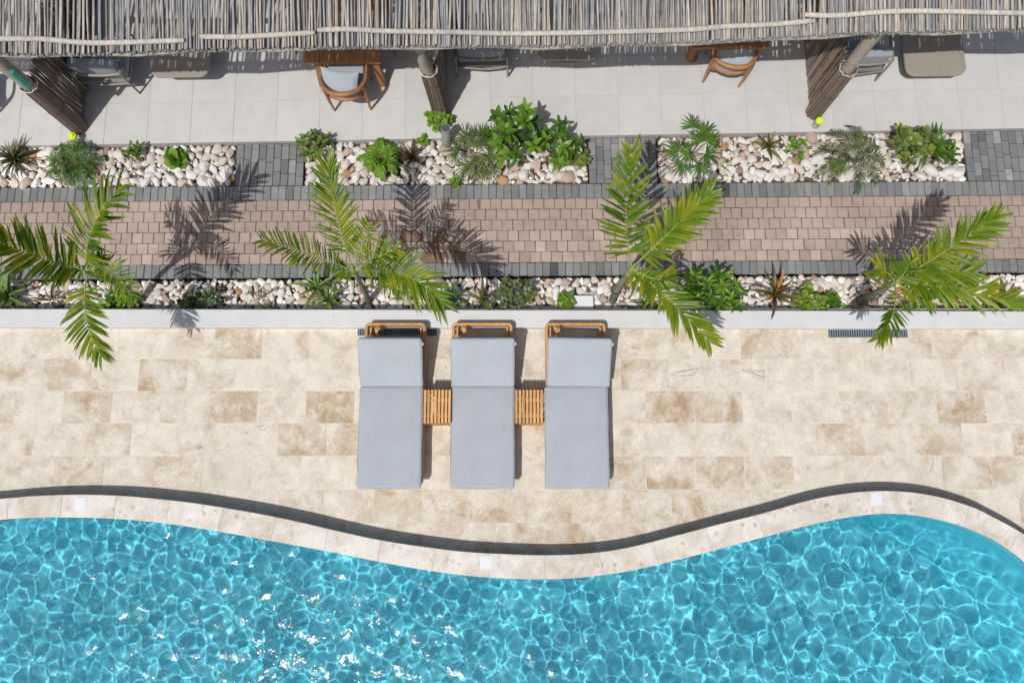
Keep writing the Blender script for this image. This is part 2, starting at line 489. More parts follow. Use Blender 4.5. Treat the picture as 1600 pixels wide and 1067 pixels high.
# ------------------------------------------------------------------ mesh building
class MB:
    def __init__(self):
        self.v, self.f = [], []

    def add(self, vs, fs):
        k = len(self.v)
        self.v += [tuple(p) for p in vs]
        self.f += [tuple(i + k for i in f) for f in fs]
        return self

    def box(self, c, s, rot=None, taper=1.0):
        x, y, z = s[0] / 2, s[1] / 2, s[2] / 2
        vs = [Vector(p) for p in ((-x, -y, -z), (x, -y, -z), (x, y, -z), (-x, y, -z))]
        vs += [Vector(p) for p in ((-x * taper, -y * taper, z), (x * taper, -y * taper, z), (x * taper, y * taper, z), (-x * taper, y * taper, z))]
        if rot is not None:
            vs = [rot @ p for p in vs]
        c = Vector(c)
        return self.add([p + c for p in vs], [(3, 2, 1, 0), (4, 5, 6, 7), (0, 1, 5, 4), (1, 2, 6, 5), (2, 3, 7, 6), (3, 0, 4, 7)])

    def slab(self, poly, z0, z1, ch=0.0):
        """polygon (counter-clockwise) raised from z0 to z1 with a chamfered upper edge"""
        n = len(poly)
        P = [Vector((p[0], p[1])) for p in poly]
        cen = sum(P, Vector((0, 0))) / n
        if ch:
            inn = []
            for i in range(n):
                a, b_, c_ = P[i - 1], P[i], P[(i + 1) % n]
                d1, d2 = (b_ - a), (c_ - b_)
                d1 = d1.normalized() if d1.length > 1e-9 else Vector((1, 0))
                d2 = d2.normalized() if d2.length > 1e-9 else d1
                nn = Vector((-d1.y - d2.y, d1.x + d2.x))
                l = nn.length
                nn = nn / l if l > 1e-6 else Vector((-d1.y, d1.x))
                k = ch / max(0.35, nn.dot(Vector((-d1.y, d1.x))))
                inn.append(b_ + nn * k)
            vs = [(p.x, p.y, z0) for p in P] + [(p.x, p.y, z1 - ch) for p in P] + [(p.x, p.y, z1) for p in inn]
            fs = [tuple(range(2 * n, 3 * n))]
            for i in range(n):
                j = (i + 1) % n
                fs += [(i, j, n + j, n + i), (n + i, n + j, 2 * n + j, 2 * n + i)]
        else:
            vs = [(p.x, p.y, z0) for p in P] + [(p.x, p.y, z1) for p in P]
            fs = [tuple(range(n, 2 * n))] + [(i, (i + 1) % n, n + (i + 1) % n, n + i) for i in range(n)]
        fs.append(tuple(range(n - 1, -1, -1)))
        return self.add(vs, fs)

    def tube(self, pts, rad, sides=8, caps=True, flat=1.0, up=Vector((0, 0, 1))):
        pts = [Vector(p) for p in pts]
        n = len(pts)
        if not hasattr(rad, '__len__'):
            rad = [rad] * n
        vs, fs = [], []
        for i, p in enumerate(pts):
            t = (pts[min(i + 1, n - 1)] - pts[max(i - 1, 0)]).normalized()
            s = t.cross(up)
            if s.length < 0.05:
                s = t.cross(Vector((0, 1, 0)))
            s.normalize()
            u = s.cross(t)
            for k in range(sides):
                a = 2 * PI * k / sides
                vs.append(p + (s * math.cos(a) + u * math.sin(a) * flat) * rad[i])
        for i in range(n - 1):
            for k in range(sides):
                k2 = (k + 1) % sides
                fs.append((i * sides + k, i * sides + k2, (i + 1) * sides + k2, (i + 1) * sides + k))
        if caps:
            fs.append(tuple(range(sides - 1, -1, -1)))
            fs.append(tuple((n - 1) * sides + k for k in range(sides)))
        return self.add(vs, fs)

    def lathe(self, prof, sides=20, c=(0, 0, 0), axis=None):
        vs, fs = [], []
        for r, z in prof:
            for k in range(sides):
                a = 2 * PI * k / sides
                vs.append(Vector((r * math.cos(a), r * math.sin(a), z)))
        n = len(prof)
        for i in range(n - 1):
            for k in range(sides):
                k2 = (k + 1) % sides
                fs.append((i * sides + k, i * sides + k2, (i + 1) * sides + k2, (i + 1) * sides + k))
        fs.append(tuple(range(sides - 1, -1, -1)))
        fs.append(tuple((n - 1) * sides + k for k in range(sides)))
        M = axis if axis is not None else Matrix.Identity(3)
        return self.add([M @ p + Vector(c) for p in vs], fs)

    def mesh(self, name, mat, smooth=False, off=None):
        me = bpy.data.meshes.new(name)
        v = self.v if off is None else [(p[0] - off[0], p[1] - off[1], p[2] - off[2]) for p in self.v]
        me.from_pydata(v, [], self.f)
        me.materials.append(MT[mat])
        if smooth:
            me.shade_smooth()
            if smooth != 'all':
                me.set_sharp_from_angle(angle=R(smooth if smooth is not True else 40))
        me.update()
        return me


def link(name, data, parent=None, mtx=None, label=None):
    o = bpy.data.objects.new(name, data)
    COL.objects.link(o)
    if parent is not None:
        o.parent = parent
    if mtx is not None:
        o.matrix_local = mtx if isinstance(mtx, Matrix) else Matrix.Translation(mtx)
    if label:
        o['label'] = label
    return o


def part(name, mb, mat, parent, smooth=False, local=True, stuff=False, label=None):
    """one part; with local=False the mesh was measured in world coordinates"""
    off = None if local else world_loc(parent)
    o = link(name, mb.mesh(name, mat, smooth, off), parent, label=label)
    if stuff:
        o['kind'] = 'stuff'
    return o


def world_loc(o):
    p = Vector((0, 0, 0))
    while o is not None:
        p = p + o.location
        o = o.parent
    return p


def thing(name, label, cat, loc=(0, 0, 0), group=None, rz=0.0):
    o = bpy.data.objects.new(name, None)
    COL.objects.link(o)
    o.empty_display_size = 0.1
    o.matrix_local = Matrix.Translation(loc) @ Matrix.Rotation(rz, 4, 'Z')
    o['label'], o['category'] = label, cat
    if group:
        o['group'] = group
    return o


def structure(name, mb, mat, label, smooth=False):
    o = link(name, mb.mesh(name, mat, smooth))
    o['kind'] = 'structure'
    o['label'] = label
    return o


def rounded_box(sx, sy, sz, r, seg=3, puff=0.0, cuts=0, mat='fabric', name='cushion'):
    bm = bmesh.new()
    bmesh.ops.create_cube(bm, size=1)
    bmesh.ops.scale(bm, vec=(sx, sy, sz), verts=bm.verts)
    bmesh.ops.bevel(bm, geom=list(bm.edges), offset=r, segments=seg, profile=0.55, affect='EDGES')
    if cuts:
        bmesh.ops.subdivide_edges(bm, edges=[e for e in bm.edges if e.calc_length() > 0.2], cuts=cuts, use_grid_fill=True)
    for v in bm.verts:
        u, w = 2 * v.co.x / sx, 2 * v.co.y / sy
        k = max(0, 1 - u ** 4) * max(0, 1 - w ** 4)
        v.co.z += puff * k * (1 if v.co.z > 0 else -1)
        if puff:
            q = noise.noise(Vector((v.co.x * 4.3, v.co.y * 3.1, sx * 7 + sy * 3))) * .010 + noise.noise(Vector((v.co.x * 2.0, v.co.y * 11.0, sy * 5))) * .004
            v.co.z += q
            v.co.x += noise.noise(Vector((v.co.y * 4.0, 3.3, sx * 5))) * .006
    me = bpy.data.meshes.new(name)
    bm.to_mesh(me)
    bm.free()
    me.materials.append(MT[mat])
    me.shade_smooth()
    return me


def lerp(a, b, t):
    return a + (b - a) * t


def smooth_curve(pts, n):
    """Catmull-Rom through the points, n samples"""
    P = [Vector(p) for p in pts]
    P = [P[0] * 2 - P[1]] + P + [P[-1] * 2 - P[-2]]
    out = []
    m_ = len(P) - 3
    for i in range(n):
        t = i / (n - 1) * m_
        k = min(int(t), m_ - 1)
        u = t - k
        a, b_, c_, d = P[k], P[k + 1], P[k + 2], P[k + 3]
        out.append(0.5 * ((2 * b_) + (c_ - a) * u + (2 * a - 5 * b_ + 4 * c_ - d) * u * u + (3 * b_ - a - 3 * c_ + d) * u ** 3))
    return out


def interp(table, x):
    if x <= table[0][0]:
        return table[0][1]
    for (x0, y0), (x1, y1) in zip(table, table[1:]):
        if x <= x1:
            return lerp(y0, y1, (x - x0) / (x1 - x0))
    return table[-1][1]


def clip_half(poly, p, n):
    """keep the part of a 2-D polygon where (q - p).n >= 0"""
    out = []
    for i in range(len(poly)):
        a, b_ = Vector(poly[i]), Vector(poly[(i + 1) % len(poly)])
        da, db = (a - p).dot(n), (b_ - p).dot(n)
        if da >= 0:
            out.append(a)
        if (da >= 0) != (db >= 0):
            out.append(a + (b_ - a) * (da / (da - db)))
    return out


# ------------------------------------------------------------------ ground under everything
structure('ground', MB().add([(-200, -200, -1.6), (200, -200, -1.6), (200, 200, -1.6), (-200, 200, -1.6)], [(0, 1, 2, 3)]), 'soil', 'bare earth around the resort')

# ------------------------------------------------------------------ pool
ZC, ZW, ZF = 0.25, 0.15, -0.80
W_BROAD, W_FINE = .00098, .00085
outer_px = [(-330, 840), (-220, 812), (-110, 791), (0, 779), (66, 774), (132, 772.5), (199, 775), (281, 783), (331, 790), (397, 801), (464, 814.5), (530, 830), (596, 844), (662, 854), (729, 862),
            (795, 865.5), (845, 867), (894, 866), (944, 861.5), (994, 852.5), (1060, 835.5), (1127, 818), (1195, 801), (1262, 782), (1313, 772), (1364, 767), (1414, 768), (1465, 775.5),
            (1516, 790.6), (1549, 806), (1600, 834.5), (1650, 874), (1695, 925), (1730, 985), (1755, 1060), (1765, 1150)]
inner_px = [(-330, 874), (-220, 846), (-110, 825), (0, 812), (50, 809), (99, 808), (166, 809.5), (232, 814.5), (298, 823), (364, 834), (430, 846), (480, 855), (530, 864.5), (596, 878), (662, 889.7),
            (729, 899), (795, 903.6), (845, 904.6), (894, 903), (960, 895.6), (1010, 886), (1060, 874), (1127, 856.5), (1195, 838.5), (1262, 821), (1313, 810), (1364, 803), (1397, 802.5),
            (1431, 805), (1482, 815), (1532, 833), (1566, 851), (1600, 876), (1635, 910), (1665, 955), (1688, 1010), (1702, 1070), (1708, 1150)]


def resample(pts, n):
    P = smooth_curve([(p[0], p[1], 0) for p in pts], 700)
    L = [0.0]
    for a, b_ in zip(P, P[1:]):
        L.append(L[-1] + (b_ - a).length)
    out, k = [], 0
    for i in range(n):
        s = L[-1] * i / (n - 1)
        while k < len(L) - 2 and L[k + 1] < s:
            k += 1
        out.append(lerp(P[k], P[k + 1], (s - L[k]) / max(1e-9, L[k + 1] - L[k])))
    return out


NC = 27                                  # coping stones
SUB = 8
NP = NC * SUB + 1
outer_c = resample([at(px, py, ZC) for px, py in outer_px], NP)
inner_c = resample([at(px, py, ZC) for px, py in inner_px], NP)
dense = resample([at(px, py, ZC) for px, py in inner_px], 1500)
inner_c = [min(dense, key=lambda q: (q - p).length_squared) for p in outer_c]
# north edge as a function of x for trimming the deck (only its single-valued run)
mono = []
for p in outer_c:
    if not mono or p.x > mono[-1][0] + 1e-4:
        mono.append((p.x, p.y))
X_R = mono[-1][0]

coping = thing('pool_coping', 'raised curving pool edge of pale coral stone between deck and water', 'pool edge', (0, 0, 0))
mid = [(a + b_) / 2 for a, b_ in zip(outer_c, inner_c)]
for i in range(NC):
    k0, k1 = i * SUB, (i + 1) * SUB
    poly = [Vector(inner_c[k][:2]) for k in range(k0, k1 + 1)] + [Vector(outer_c[k][:2]) for k in range(k1, k0 - 1, -1)]
    cen = sum(poly, Vector((0, 0))) / len(poly)
    # a hair-thin joint at both ends
    d0 = (Vector(mid[k0 + 1][:2]) - Vector(mid[k0][:2])).normalized()
    d1 = (Vector(mid[k1][:2]) - Vector(mid[k1 - 1][:2])).normalized()
    n_ = SUB + 1
    for idx, dd in ((0, d0), (2 * n_ - 1, d0), (n_ - 1, -d1), (n_, -d1)):
        poly[idx] = poly[idx] + dd * 0.0006
    mb = MB().slab([p - cen for p in poly], -0.05, rnd.uniform(-.0006, .0006), 0.003)
    st = link('coping_stone', mb.mesh('coping_stone', 'coral_stone'), coping, (cen.x, cen.y, ZC))
    st.color = (rnd.uniform(-.25, .45), 0, 0, 1)
core = MB()
vs = []
for a, b_ in zip(outer_c, inner_c):
    d = (b_ - a).normalized()
    vs += [a + d * .02 + Vector((0, 0, -ZC - .3)), a + d * .02 + Vector((0, 0, -.052)), b_ - d * .004 + Vector((0, 0, -.052)), b_ - d * .004 + Vector((0, 0, -ZC - .3))]
core.add(vs, [(4 * i + j, 4 * i + (j + 1) % 4, 4 * (i + 1) + (j + 1) % 4, 4 * (i + 1) + j) for i in range(NP - 1) for j in range(4)])
part('coping_wall', core, 'coral_stone', coping)
# pool wall below the coping and pool floor
pw = MB()
vs = []
for a in inner_c:
    vs += [a + Vector((0, 0, ZF - ZC - .05)), a + Vector((0, 0, -.054))]
pw.add(vs, [(2 * i, 2 * i + 2, 2 * i + 3, 2 * i + 1) for i in range(NP - 1)])
po = structure('pool_wall', pw, 'pool_wall', 'turquoise pool wall under the coping', True)
po.cycles.is_caustics_receiver = True
pf = structure('pool_floor', MB().add([(-9, -7, ZF), (9, -7, ZF), (9, .5, ZF), (-9, .5, ZF)], [(0, 1, 2, 3)]), 'pool', 'deep turquoise plaster floor of the pool')
pf.cycles.is_caustics_receiver = True
for nm, pts in (('pool_wall', [(-9, -7), (9, -7)]), ('pool_wall', [(-9, .5), (-9, -7)]), ('pool_wall', [(9, -7), (9, .5)])):
    (xa, ya), (xb, yb) = pts
    q = structure(nm, MB().add([(xa, ya, ZF - .02), (xb, yb, ZF - .02), (xb, yb, ZC - .002), (xa, ya, ZC - .002)], [(0, 1, 2, 3)]), 'pool_wall', 'outer side of the pool')
# a sloping cove follows the wall in the corner at the right
run = [k for k in range(NP) if inner_c[k].x > 4.0 and inner_c[k].y > -3.6]
cv = MB()
vs = []
PROF = [(.0, -.10), (.10, -.22), (.24, -.36), (.42, -.52), (.62, -.68), (.80, -.80)]
for j, k in enumerate(run):
    t = (inner_c[min(k + 1, NP - 1)] - inner_c[max(k - 1, 0)]).normalized()
    n_ = Vector((t.y, -t.x, 0))
    g_ = min(1.0, j / 30)
    for d_, z_ in PROF:
        p = inner_c[k] + n_ * (d_ * g_)
        vs.append((p.x, p.y, ZW + z_ * (ZW - ZF) / .80 - .004 if d_ else ZW + .02))
m_ = len(PROF)
cv.add(vs, [(m_ * i + j, m_ * i + j + 1, m_ * (i + 1) + j + 1, m_ * (i + 1) + j) for i in range(len(run) - 1) for j in range(m_ - 1)])
led = structure('pool_ledge', cv, 'pool_wall', 'pale turquoise cove that curves down along the pool wall', 'all')
led.cycles.is_caustics_receiver = True

# water: a sum of many small waves, choppier towards the left
rng = np.random.default_rng(5)
DX = 0.0108
X = np.arange(-8.2, 8.2 + DX, DX)
Y = np.arange(-4.4, 0.65, DX)
gx, gy = np.meshgrid(X, Y)


def waves(n, l0, l1, amp, power):
    h = np.zeros_like(gx)
    for i in range(n):
        lam = math.exp(rng.uniform(math.log(l0), math.log(l1)))
        k = 2 * PI / lam
        th = rng.uniform(0, 2 * PI)
        h += amp * (lam / .3) ** power * np.sin(k * (gx * math.cos(th) + gy * math.sin(th)) + rng.uniform(0, 6.28))
    return h


chop = 0.5 + 0.5 * np.tanh((1.6 - gx) / 1.5)
patch = np.clip(.6 + waves(12, 1.2, 3.5, 1.0, 0) / 7.0, .25, 1.1)
calm = waves(80, .072, .44, W_BROAD, 1.97)          # longer waves: wide cells of light on the right
busy = waves(80, .058, .20, W_FINE, 2.0)           # short chop on the left and in the middle
hgt = ZW + calm * np.sqrt(1 - .55 * chop) + busy * np.sqrt(.10 + .80 * chop) * (.75 + .4 * patch)
ytop = np.interp(X, [p[0] for p in mono], [p[1] for p in mono]) - .12
ny, nx = gx.shape
keep = (gy <= ytop[None, :] + DX)
vidx = np.arange(nx * ny).reshape(ny, nx)
q4 = np.stack([vidx[:-1, :-1], vidx[:-1, 1:], vidx[1:, 1:], vidx[1:, :-1]], -1).reshape(-1, 4)
kq = keep.reshape(-1)[q4].all(1)
q4 = q4[kq]
used = np.unique(q4)
remap = np.full(nx * ny, -1)
remap[used] = np.arange(len(used))
q4 = remap[q4]
vv = np.stack([gx, gy, hgt], -1).reshape(-1, 3)[used]
wme = bpy.data.meshes.new('pool_water')
wme.vertices.add(len(vv))
wme.vertices.foreach_set('co', vv.astype(np.float32).ravel())
wme.loops.add(q4.size)
wme.loops.foreach_set('vertex_index', q4.ravel().astype(np.int32))
wme.polygons.add(len(q4))
wme.polygons.foreach_set('loop_start', np.arange(0, q4.size, 4, dtype=np.int32))
wme.polygons.foreach_set('loop_total', np.full(len(q4), 4, np.int32))
wme.update(calc_edges=True)
wme.shade_smooth()
wme.materials.append(MT['water'])
wo = link('pool_water', wme)
wo['kind'] = 'structure'
wo['label'] = 'rippling turquoise pool water with bright light lines'
wo.cycles.is_caustics_caster = True

# ------------------------------------------------------------------ deck of travertine tiles
wallS = [at(0, 511, 0.10), at(1600, 513, 0.10)]
wallN = [at(0, 482.5, 0.10), at(1600, 486, 0.10)]
yw = at(800, 512, 0).y
deck = MB()
xs = [-9 + 18 * i / 240 for i in range(241)]
dv = []


def deck_south(x):
    if x > X_R - .02:
        return -5.0
    return interp(mono, x) - .10


for x in xs:
    dv += [(x, deck_south(x), -.0022), (x, yw + .25, -.0022)]
deck.add(dv, [(2 * i, 2 * i + 2, 2 * i + 3, 2 * i + 1) for i in range(240)])
deck_o = structure('pool_deck', deck, 'grout', 'pool deck of cream travertine tiles')
row_y = [yw + .012] + [at(800, p, 0).y for p in (561, 610.7, 661.2, 712.3, 764.3, 816.5, 868.5, 921)]
joint = [1008, 969.5, 1008, 968.5, 1009, 971, 1008.5, 971]
TW = 0.611
# (row, tile centre, brownness)
tone = {(0, 366): .8, (0, 442): .2, (0, 290): .35, (0, 140): .3, (0, 1196): .85, (0, 1300): .3, (0, 1490): .65, (0, 1420): .3,
        (1, 20): .5, (1, 248): .7, (1, 1006): .75, (1, 620): .5, (1, 780): .55, (1, 1160): .3, (1, 1530): .35, (1, 1480): .3,
        (2, 132): .8, (2, 285): .25, (2, 360): .95, (2, 510): .95, (2, 1046): 1.0, (2, 1122): .75, (2, 1498): .85, (2, 1350): .3,
        (3, 468): .85, (3, 740): .6, (3, 820): .5, (3, 545): .55, (3, 1466): .75, (3, 1390): .3,
        (4, 125): .65, (4, 275): .65, (4, 200): .4, (4, 1048): .75, (4, 1125): .6, (4, 975): .7, (4, 1200): .6, (4, 560): .3, (4, 1545): .4,
        (5, 540): .55, (5, 620): .5, (5, 700): .5, (5, 778): .65, (5, 855): .6, (5, 932): .5, (5, 1010): .5, (5, 1090): .55, (5, 465): .5, (5, 390): .3, (5, 1590): .6,
        (6, 740): .5, (6, 895): .85, (6, 820): .5, (6, 970): .4, (6, 660): .5}
SHRINK = 0.0019
ch = 0.0018
full_cache = {}
for r in range(8):
    y1, y0 = row_y[r] - SHRINK, row_y[r + 1] + SHRINK
    x_ref = at(joint[r], (561, 561, 611, 661, 712, 764, 816, 868)[r], 0).x
    yc = (y0 + y1) / 2
    for k in range(-24, 25):
        xa, xb = x_ref + k * TW + SHRINK, x_ref + (k + 1) * TW - SHRINK
        if xb < -7.6 or xa > 7.6:
            continue
        xc = (xa + xb) / 2
        lim = [max(y0, deck_south(xa + (xb - xa) * i / 8)) for i in range(9)]
        if min(lim) > y1 - .01 or xc > X_R - .1 and yc < -2.4:
            continue
        if max(lim) <= y0 + 1e-6:
            key = ('full', r)
            if key not in full_cache:
                w2, h2 = (xb - xa) / 2, (y1 - y0) / 2
                full_cache[key] = MB().slab([(-w2, -h2), (w2, -h2), (w2, h2), (-w2, h2)], -.03, 0, .0009).mesh('tile', 'travertine')
            me = full_cache[key]
        else:
            bot = [(xa + (xb - xa) * i / 8 - xc, min(lim[i], y1 - .002) - yc) for i in range(9)]
            me = MB().slab(bot + [(xb - xc, y1 - yc), (xa - xc, y1 - yc)], -.03, 0, 0).mesh('tile', 'travertine')
        o = link('tile', me, deck_o, (xc, yc, rnd.uniform(-.0006, .0006)))
        t = rnd.choice([rnd.uniform(-.7, -.2), rnd.uniform(-.3, .3), rnd.uniform(.2, .6)])
        px = 800 + xc / (H / (CT - 0)) * F   # rough place along the row
        best = None
        for (rr, p), tv in tone.items():
            if rr == r:
                d = abs(at(p, 533.5 + (r - 1) * 50, 0).x - xc)
                if d < TW * .5 and (best is None or d < best[0]):
                    best = (d, tv)
        if best:
            t = best[1] * 1.15 - .05
        g = .22 if (r == 4 and abs(at(352, 738, 0).x - xc) < .3) else 0
        o.color = (t, g, 0, 1)

# cracks and open veins in single tiles: thin brown inlays a hair above the stone
veins = MB()


def ribbon(mb, pts, w, z):
    P = [at(px, py, z) for px, py in pts]
    vs, fs = [], []
    for i, p in enumerate(P):
        t = (P[min(i + 1, len(P) - 1)] - P[max(i - 1, 0)]).normalized()
        s = Vector((-t.y, t.x, 0)) * w * (.4 + .6 * math.sin(PI * (i + .5) / len(P))) * rnd.uniform(.7, 1.2)
        vs += [p - s, p + s]
    mb.add(vs, [(2 * i, 2 * i + 2, 2 * i + 3, 2 * i + 1) for i in range(len(P) - 1)])


def squiggle(cx, cy, r, n, w, loops=1.0):
    a0 = rnd.uniform(0, 6)
    # a broken line of short open pits
    pts = []
    for i in range(n):
        a = a0 + loops * 2 * PI * i / (n - 1)
        rr = r * rnd.uniform(.25, 1.15)
        pts.append((cx + rr * math.cos(a) * 1.2, cy + rr * math.sin(a) * .7))
    i = 0
    while i < n - 1:
        k = rnd.choice([1, 2, 2, 3])
        ribbon(veins, pts[i:i + k + 1], w * rnd.uniform(.35, .8), .0022)
        i += k + (1 if rnd.random() < .5 else 0)


ribbon(veins, [(1047, 585), (1055, 582), (1068, 580), (1080, 577.5), (1095, 575.5)], .004, .0022)
ribbon(veins, [(1047, 585), (1058, 587), (1071, 587), (1084, 585), (1090, 578)], .004, .0022)
ribbon(veins, [(1158, 578), (1168, 581), (1178, 583), (1186, 587), (1194, 590)], .005, .0022)
ribbon(veins, [(1160, 577), (1172, 578), (1184, 580), (1194, 580)], .003, .0022)
ribbon(veins, [(1456, 715), (1458, 722), (1456, 732), (1452, 740)], .004, .0022)
for cx, cy, r_, n_, w_, lo in [(310, 699, 5, 9, .006, 1.3), (336, 704, 4, 7, .005, 1), (383, 676, 4, 8, .005, 1.2), (411, 668, 5, 8, .006, 1.1), (404, 666, 3, 5, .004, .7), (150, 606, 4, 6, .004, .6),
                               (162, 602, 3, 5, .004, .6), (342, 606, 4, 7, .004, .8), (331, 605, 2, 5, .004, .8), (1262, 590, 3, 8, .006, 1.1), (1112, 545, 4, 7, .005, 1), (1122, 549, 2, 4, .004, .7),
                               (1263, 730, 5, 9, .006, 1.4), (1335, 745, 3, 6, .004, .8), (893, 541, 5, 8, .005, 1.2), (892, 552, 2, 5, .004, .8), (988, 655, 4, 7, .004, .8), (92, 595, 1.5, 5, .004, 1),
                               (699, 574, 4, 8, .006, 1.2), (1130, 805, 3, 6, .004, .8), (1225, 770, 3, 6, .004, .9), (394, 561, 1.5, 5, .004, 1), (138, 569, 1.5, 5, .004, 1), (989, 516, 1.5, 5, .004, 1)]:
    squiggle(cx, cy, r_, n_, w_, lo)
MT['vein'] = m_plain('open_vein', (.26, .18, .115), .9, .3, 60, 0)
vo = link('stone_vein', veins.mesh('stone_vein', 'vein'), deck_o)
vo['kind'] = 'stuff'

# white skimmer lids let into the coping
for px, py, lab in [(126, 787, 'white square lid set in the coping nearest the left palm'),
                    (759.5, 878, 'white square lid set in the coping below the middle lounger'),
                    (1369.5, 779, 'white square lid set in the coping at the crest of the right bend')]:
    p = at(px, py, ZC)
    t = thing('skimmer_lid', lab, 'lid', p, 'white lids in the pool edge')
    part('lid_plate', MB().slab([(-.062, -.068), (.062, -.068), (.062, .068), (-.062, .068)], -.01, .0035, .0025), 'white', t)
    part('finger_hole', MB().lathe([(.006, .0036), (.006, .0042)], 8, (.035, .04, 0)), 'pvc', t)
    part('lid_frame', MB().slab([(-.069, -.075), (.069, -.075), (.069, .075), (-.069, .075)], -.012, .0015, .001), 'white', t)

# ------------------------------------------------------------------ planter wall
ZWALL = .10
u = (wallN[1] - wallN[0]).normalized()
a0, a1 = wallN[0] - u * 2.6, wallN[1] + u * 2.6
us = (wallS[1] - wallS[0]).normalized()
b0, b1 = wallS[0] - us * 2.6, wallS[1] + us * 2.6
pwall = thing('planter_wall', 'long low light grey planter wall between deck and pebble bed', 'wall', (0, 0, 0))
part('wall_body', MB().slab([(b0.x, b0.y), (b1.x, b1.y), (a1.x, a1.y), (a0.x, a0.y)], -.35, ZWALL, .006), 'wall_paint', pwall)
c0, c1 = at(487, 492.5, ZWALL), None
part('fixing_hole', MB().lathe([(.006, 0), (.006, .002)], 8, (at(521, 492.5, ZWALL).x, at(521, 492.5, ZWALL).y, ZWALL + .001)), 'drain_dark', pwall)

# ------------------------------------------------------------------ path frame
ZP = -.16
O_ = at(100, 315.5, ZP)
UX = (at(1400, 306.5, ZP) - O_).normalized()
VY = Vector((-UX.y, UX.x, 0))


def pu(px, py, z=ZP):
    """survey point -> (along, across) in the path's own frame"""
    d = at(px, py, z) - O_
    return d.dot(UX), d.dot(VY)


def pw_(a, b_, z=ZP):
    return O_ + UX * a + VY * b_ + Vector((0, 0, z - ZP))


yaw = math.atan2(UX.y, UX.x)
RZ = Matrix.Rotation(yaw, 4, 'Z')
V_top = pu(100, 292.7)[1]
V_brick1 = pu(100, 315.3)[1]
V_brick0 = pu(100, 415.0)[1]
V_low = pu(100, 436.0)[1]
U0, U1 = pu(-90, 360)[0], pu(1690, 360)[0]


def sheet(name, us_, ue, v0, v1, z, mat, label):
    P = [pw_(us_, v0, z), pw_(ue, v0, z), pw_(ue, v1, z), pw_(us_, v1, z)]
    return structure(name, MB().add(P, [(0, 1, 2, 3)]), mat, label)


path_o = sheet('brick_path', U0, U1, V_brick0, V_brick1, ZP - .012, 'joint_sand', 'path of square pinkish brown pavers between two charcoal borders')
RH = (V_brick1 - V_brick0) / 6
PW = (pu(900, 360)[0] - pu(900 - 16.75, 360)[0])
mud_blocks = [(682, 368), (688, 366), (676, 405), (706, 388), (716, 402), (652, 368), (672, 388), (690, 403), (640, 372)]


def paver_mesh(w, h, mat, ch_=.006, top=.0, seed=0):
    rr = random.Random(seed)
    j = lambda s: rr.uniform(-s, s)
    e = .0022
    poly = [(-w / 2 + j(e), -h / 2 + j(e)), (w / 2 + j(e), -h / 2 + j(e)), (w / 2 + j(e), h / 2 + j(e)), (-w / 2 + j(e), h / 2 + j(e))]
    # small knocked corners
    q = []
    for i in range(4):
        a, b_, c_ = Vector(poly[i - 1]), Vector(poly[i]), Vector(poly[(i + 1) % 4])
        k = rr.uniform(.004, .009)
        q += [b_ + (a - b_).normalized() * k, b_ + (c_ - b_).normalized() * k]
    return MB().slab(q, -.05, top, ch_).mesh('paver', mat)


pink = [paver_mesh(PW - .007, RH - .007, 'paver_pink', .005, 0, s) for s in range(8)]
row_off = [.15, -.32, .22, -.25, .30, -.2]
rest = MB()
n_ind = 0
for r in range(6):
    vc = V_brick1 - (r + .5) * RH
    k = 0
    a = U0 + PW * (.5 + row_off[r])
    while a < U1 - PW * .4:
        c = pw_(a, vc)
        jr = Matrix.Rotation(rnd.uniform(-.018, .018), 4, 'Z')
        M = Matrix.Translation(c + Vector((rnd.uniform(-.002, .002), rnd.uniform(-.002, .002), rnd.uniform(-.003, .002)))) @ RZ @ jr
        in_frame = -6.0 < c.x < 6.3
        if r >= 3 and in_frame and n_ind < 298:
            n_ind += 1
            o = link('paver', rnd.choice(pink), path_o, M)
            g = rnd.uniform(.93, 1.07)
            o.color = (g, g, g, 1)
            for mx, my in mud_blocks:
                if (at(mx, my, ZP) - c).length < PW * .55:
                    o.color = (.55, .42, .34, 1)
        else:
            me = rnd.choice(pink)
            rest.add([M @ v.co for v in me.vertices], [tuple(p.vertices) for p in me.polygons])
        a += PW
ro = link('paver_field', rest.mesh('paver_field', 'paver_pink'), path_o)
ro['kind'] = 'stuff'

# charcoal borders, block by block
BW = (pu(900, 300)[0] - pu(900 - 11.75, 300)[0])
for v0, v1, lab in [(V_brick1, V_top, 'charcoal block border along the upper edge of the path'), (V_low, V_brick0, 'charcoal block border along the lower edge of the path')]:
    bo = sheet('path_border', U0, U1, v0 + (0.0 if v0 == V_brick1 else 0), v1, ZP - .016, 'joint_dark', lab)
    blocks = [paver_mesh(BW - .005, v1 - v0 - .008, 'paver_dark', .005, 0, 40 + s) for s in range(6)]
    a = U0 + BW * .5
    while a < U1 - BW * .4:
        c = pw_(a, (v0 + v1) / 2)
        M = Matrix.Translation(c + Vector((0, rnd.uniform(-.003, .003), rnd.uniform(-.004, .002)))) @ RZ @ Matrix.Rotation(rnd.uniform(-.015, .015), 4, 'Z')
        o = link('paver', rnd.choice(blocks), bo, M)
        g = rnd.uniform(.9, 1.12)
        if v1 == V_top and abs(c.x - at(1135, 295, ZP).x) < .06 or v1 != V_top and abs(c.x - at(869, 418, ZP).x) < .06:
            g = .38
        o.color = (g, g, g * rnd.uniform(.97, 1.05), 1)
        a += BW

# ------------------------------------------------------------------ patio
ZT = -.10
PA = at(0, 228.5, ZT)
PU = (at(1600, 200.5, ZT) - PA).normalized()
PV = Vector((-PU.y, PU.x, 0))


def tu(px, py, z=ZT):
    d = at(px, py, z) - PA
    return d.dot(PU), d.dot(PV)


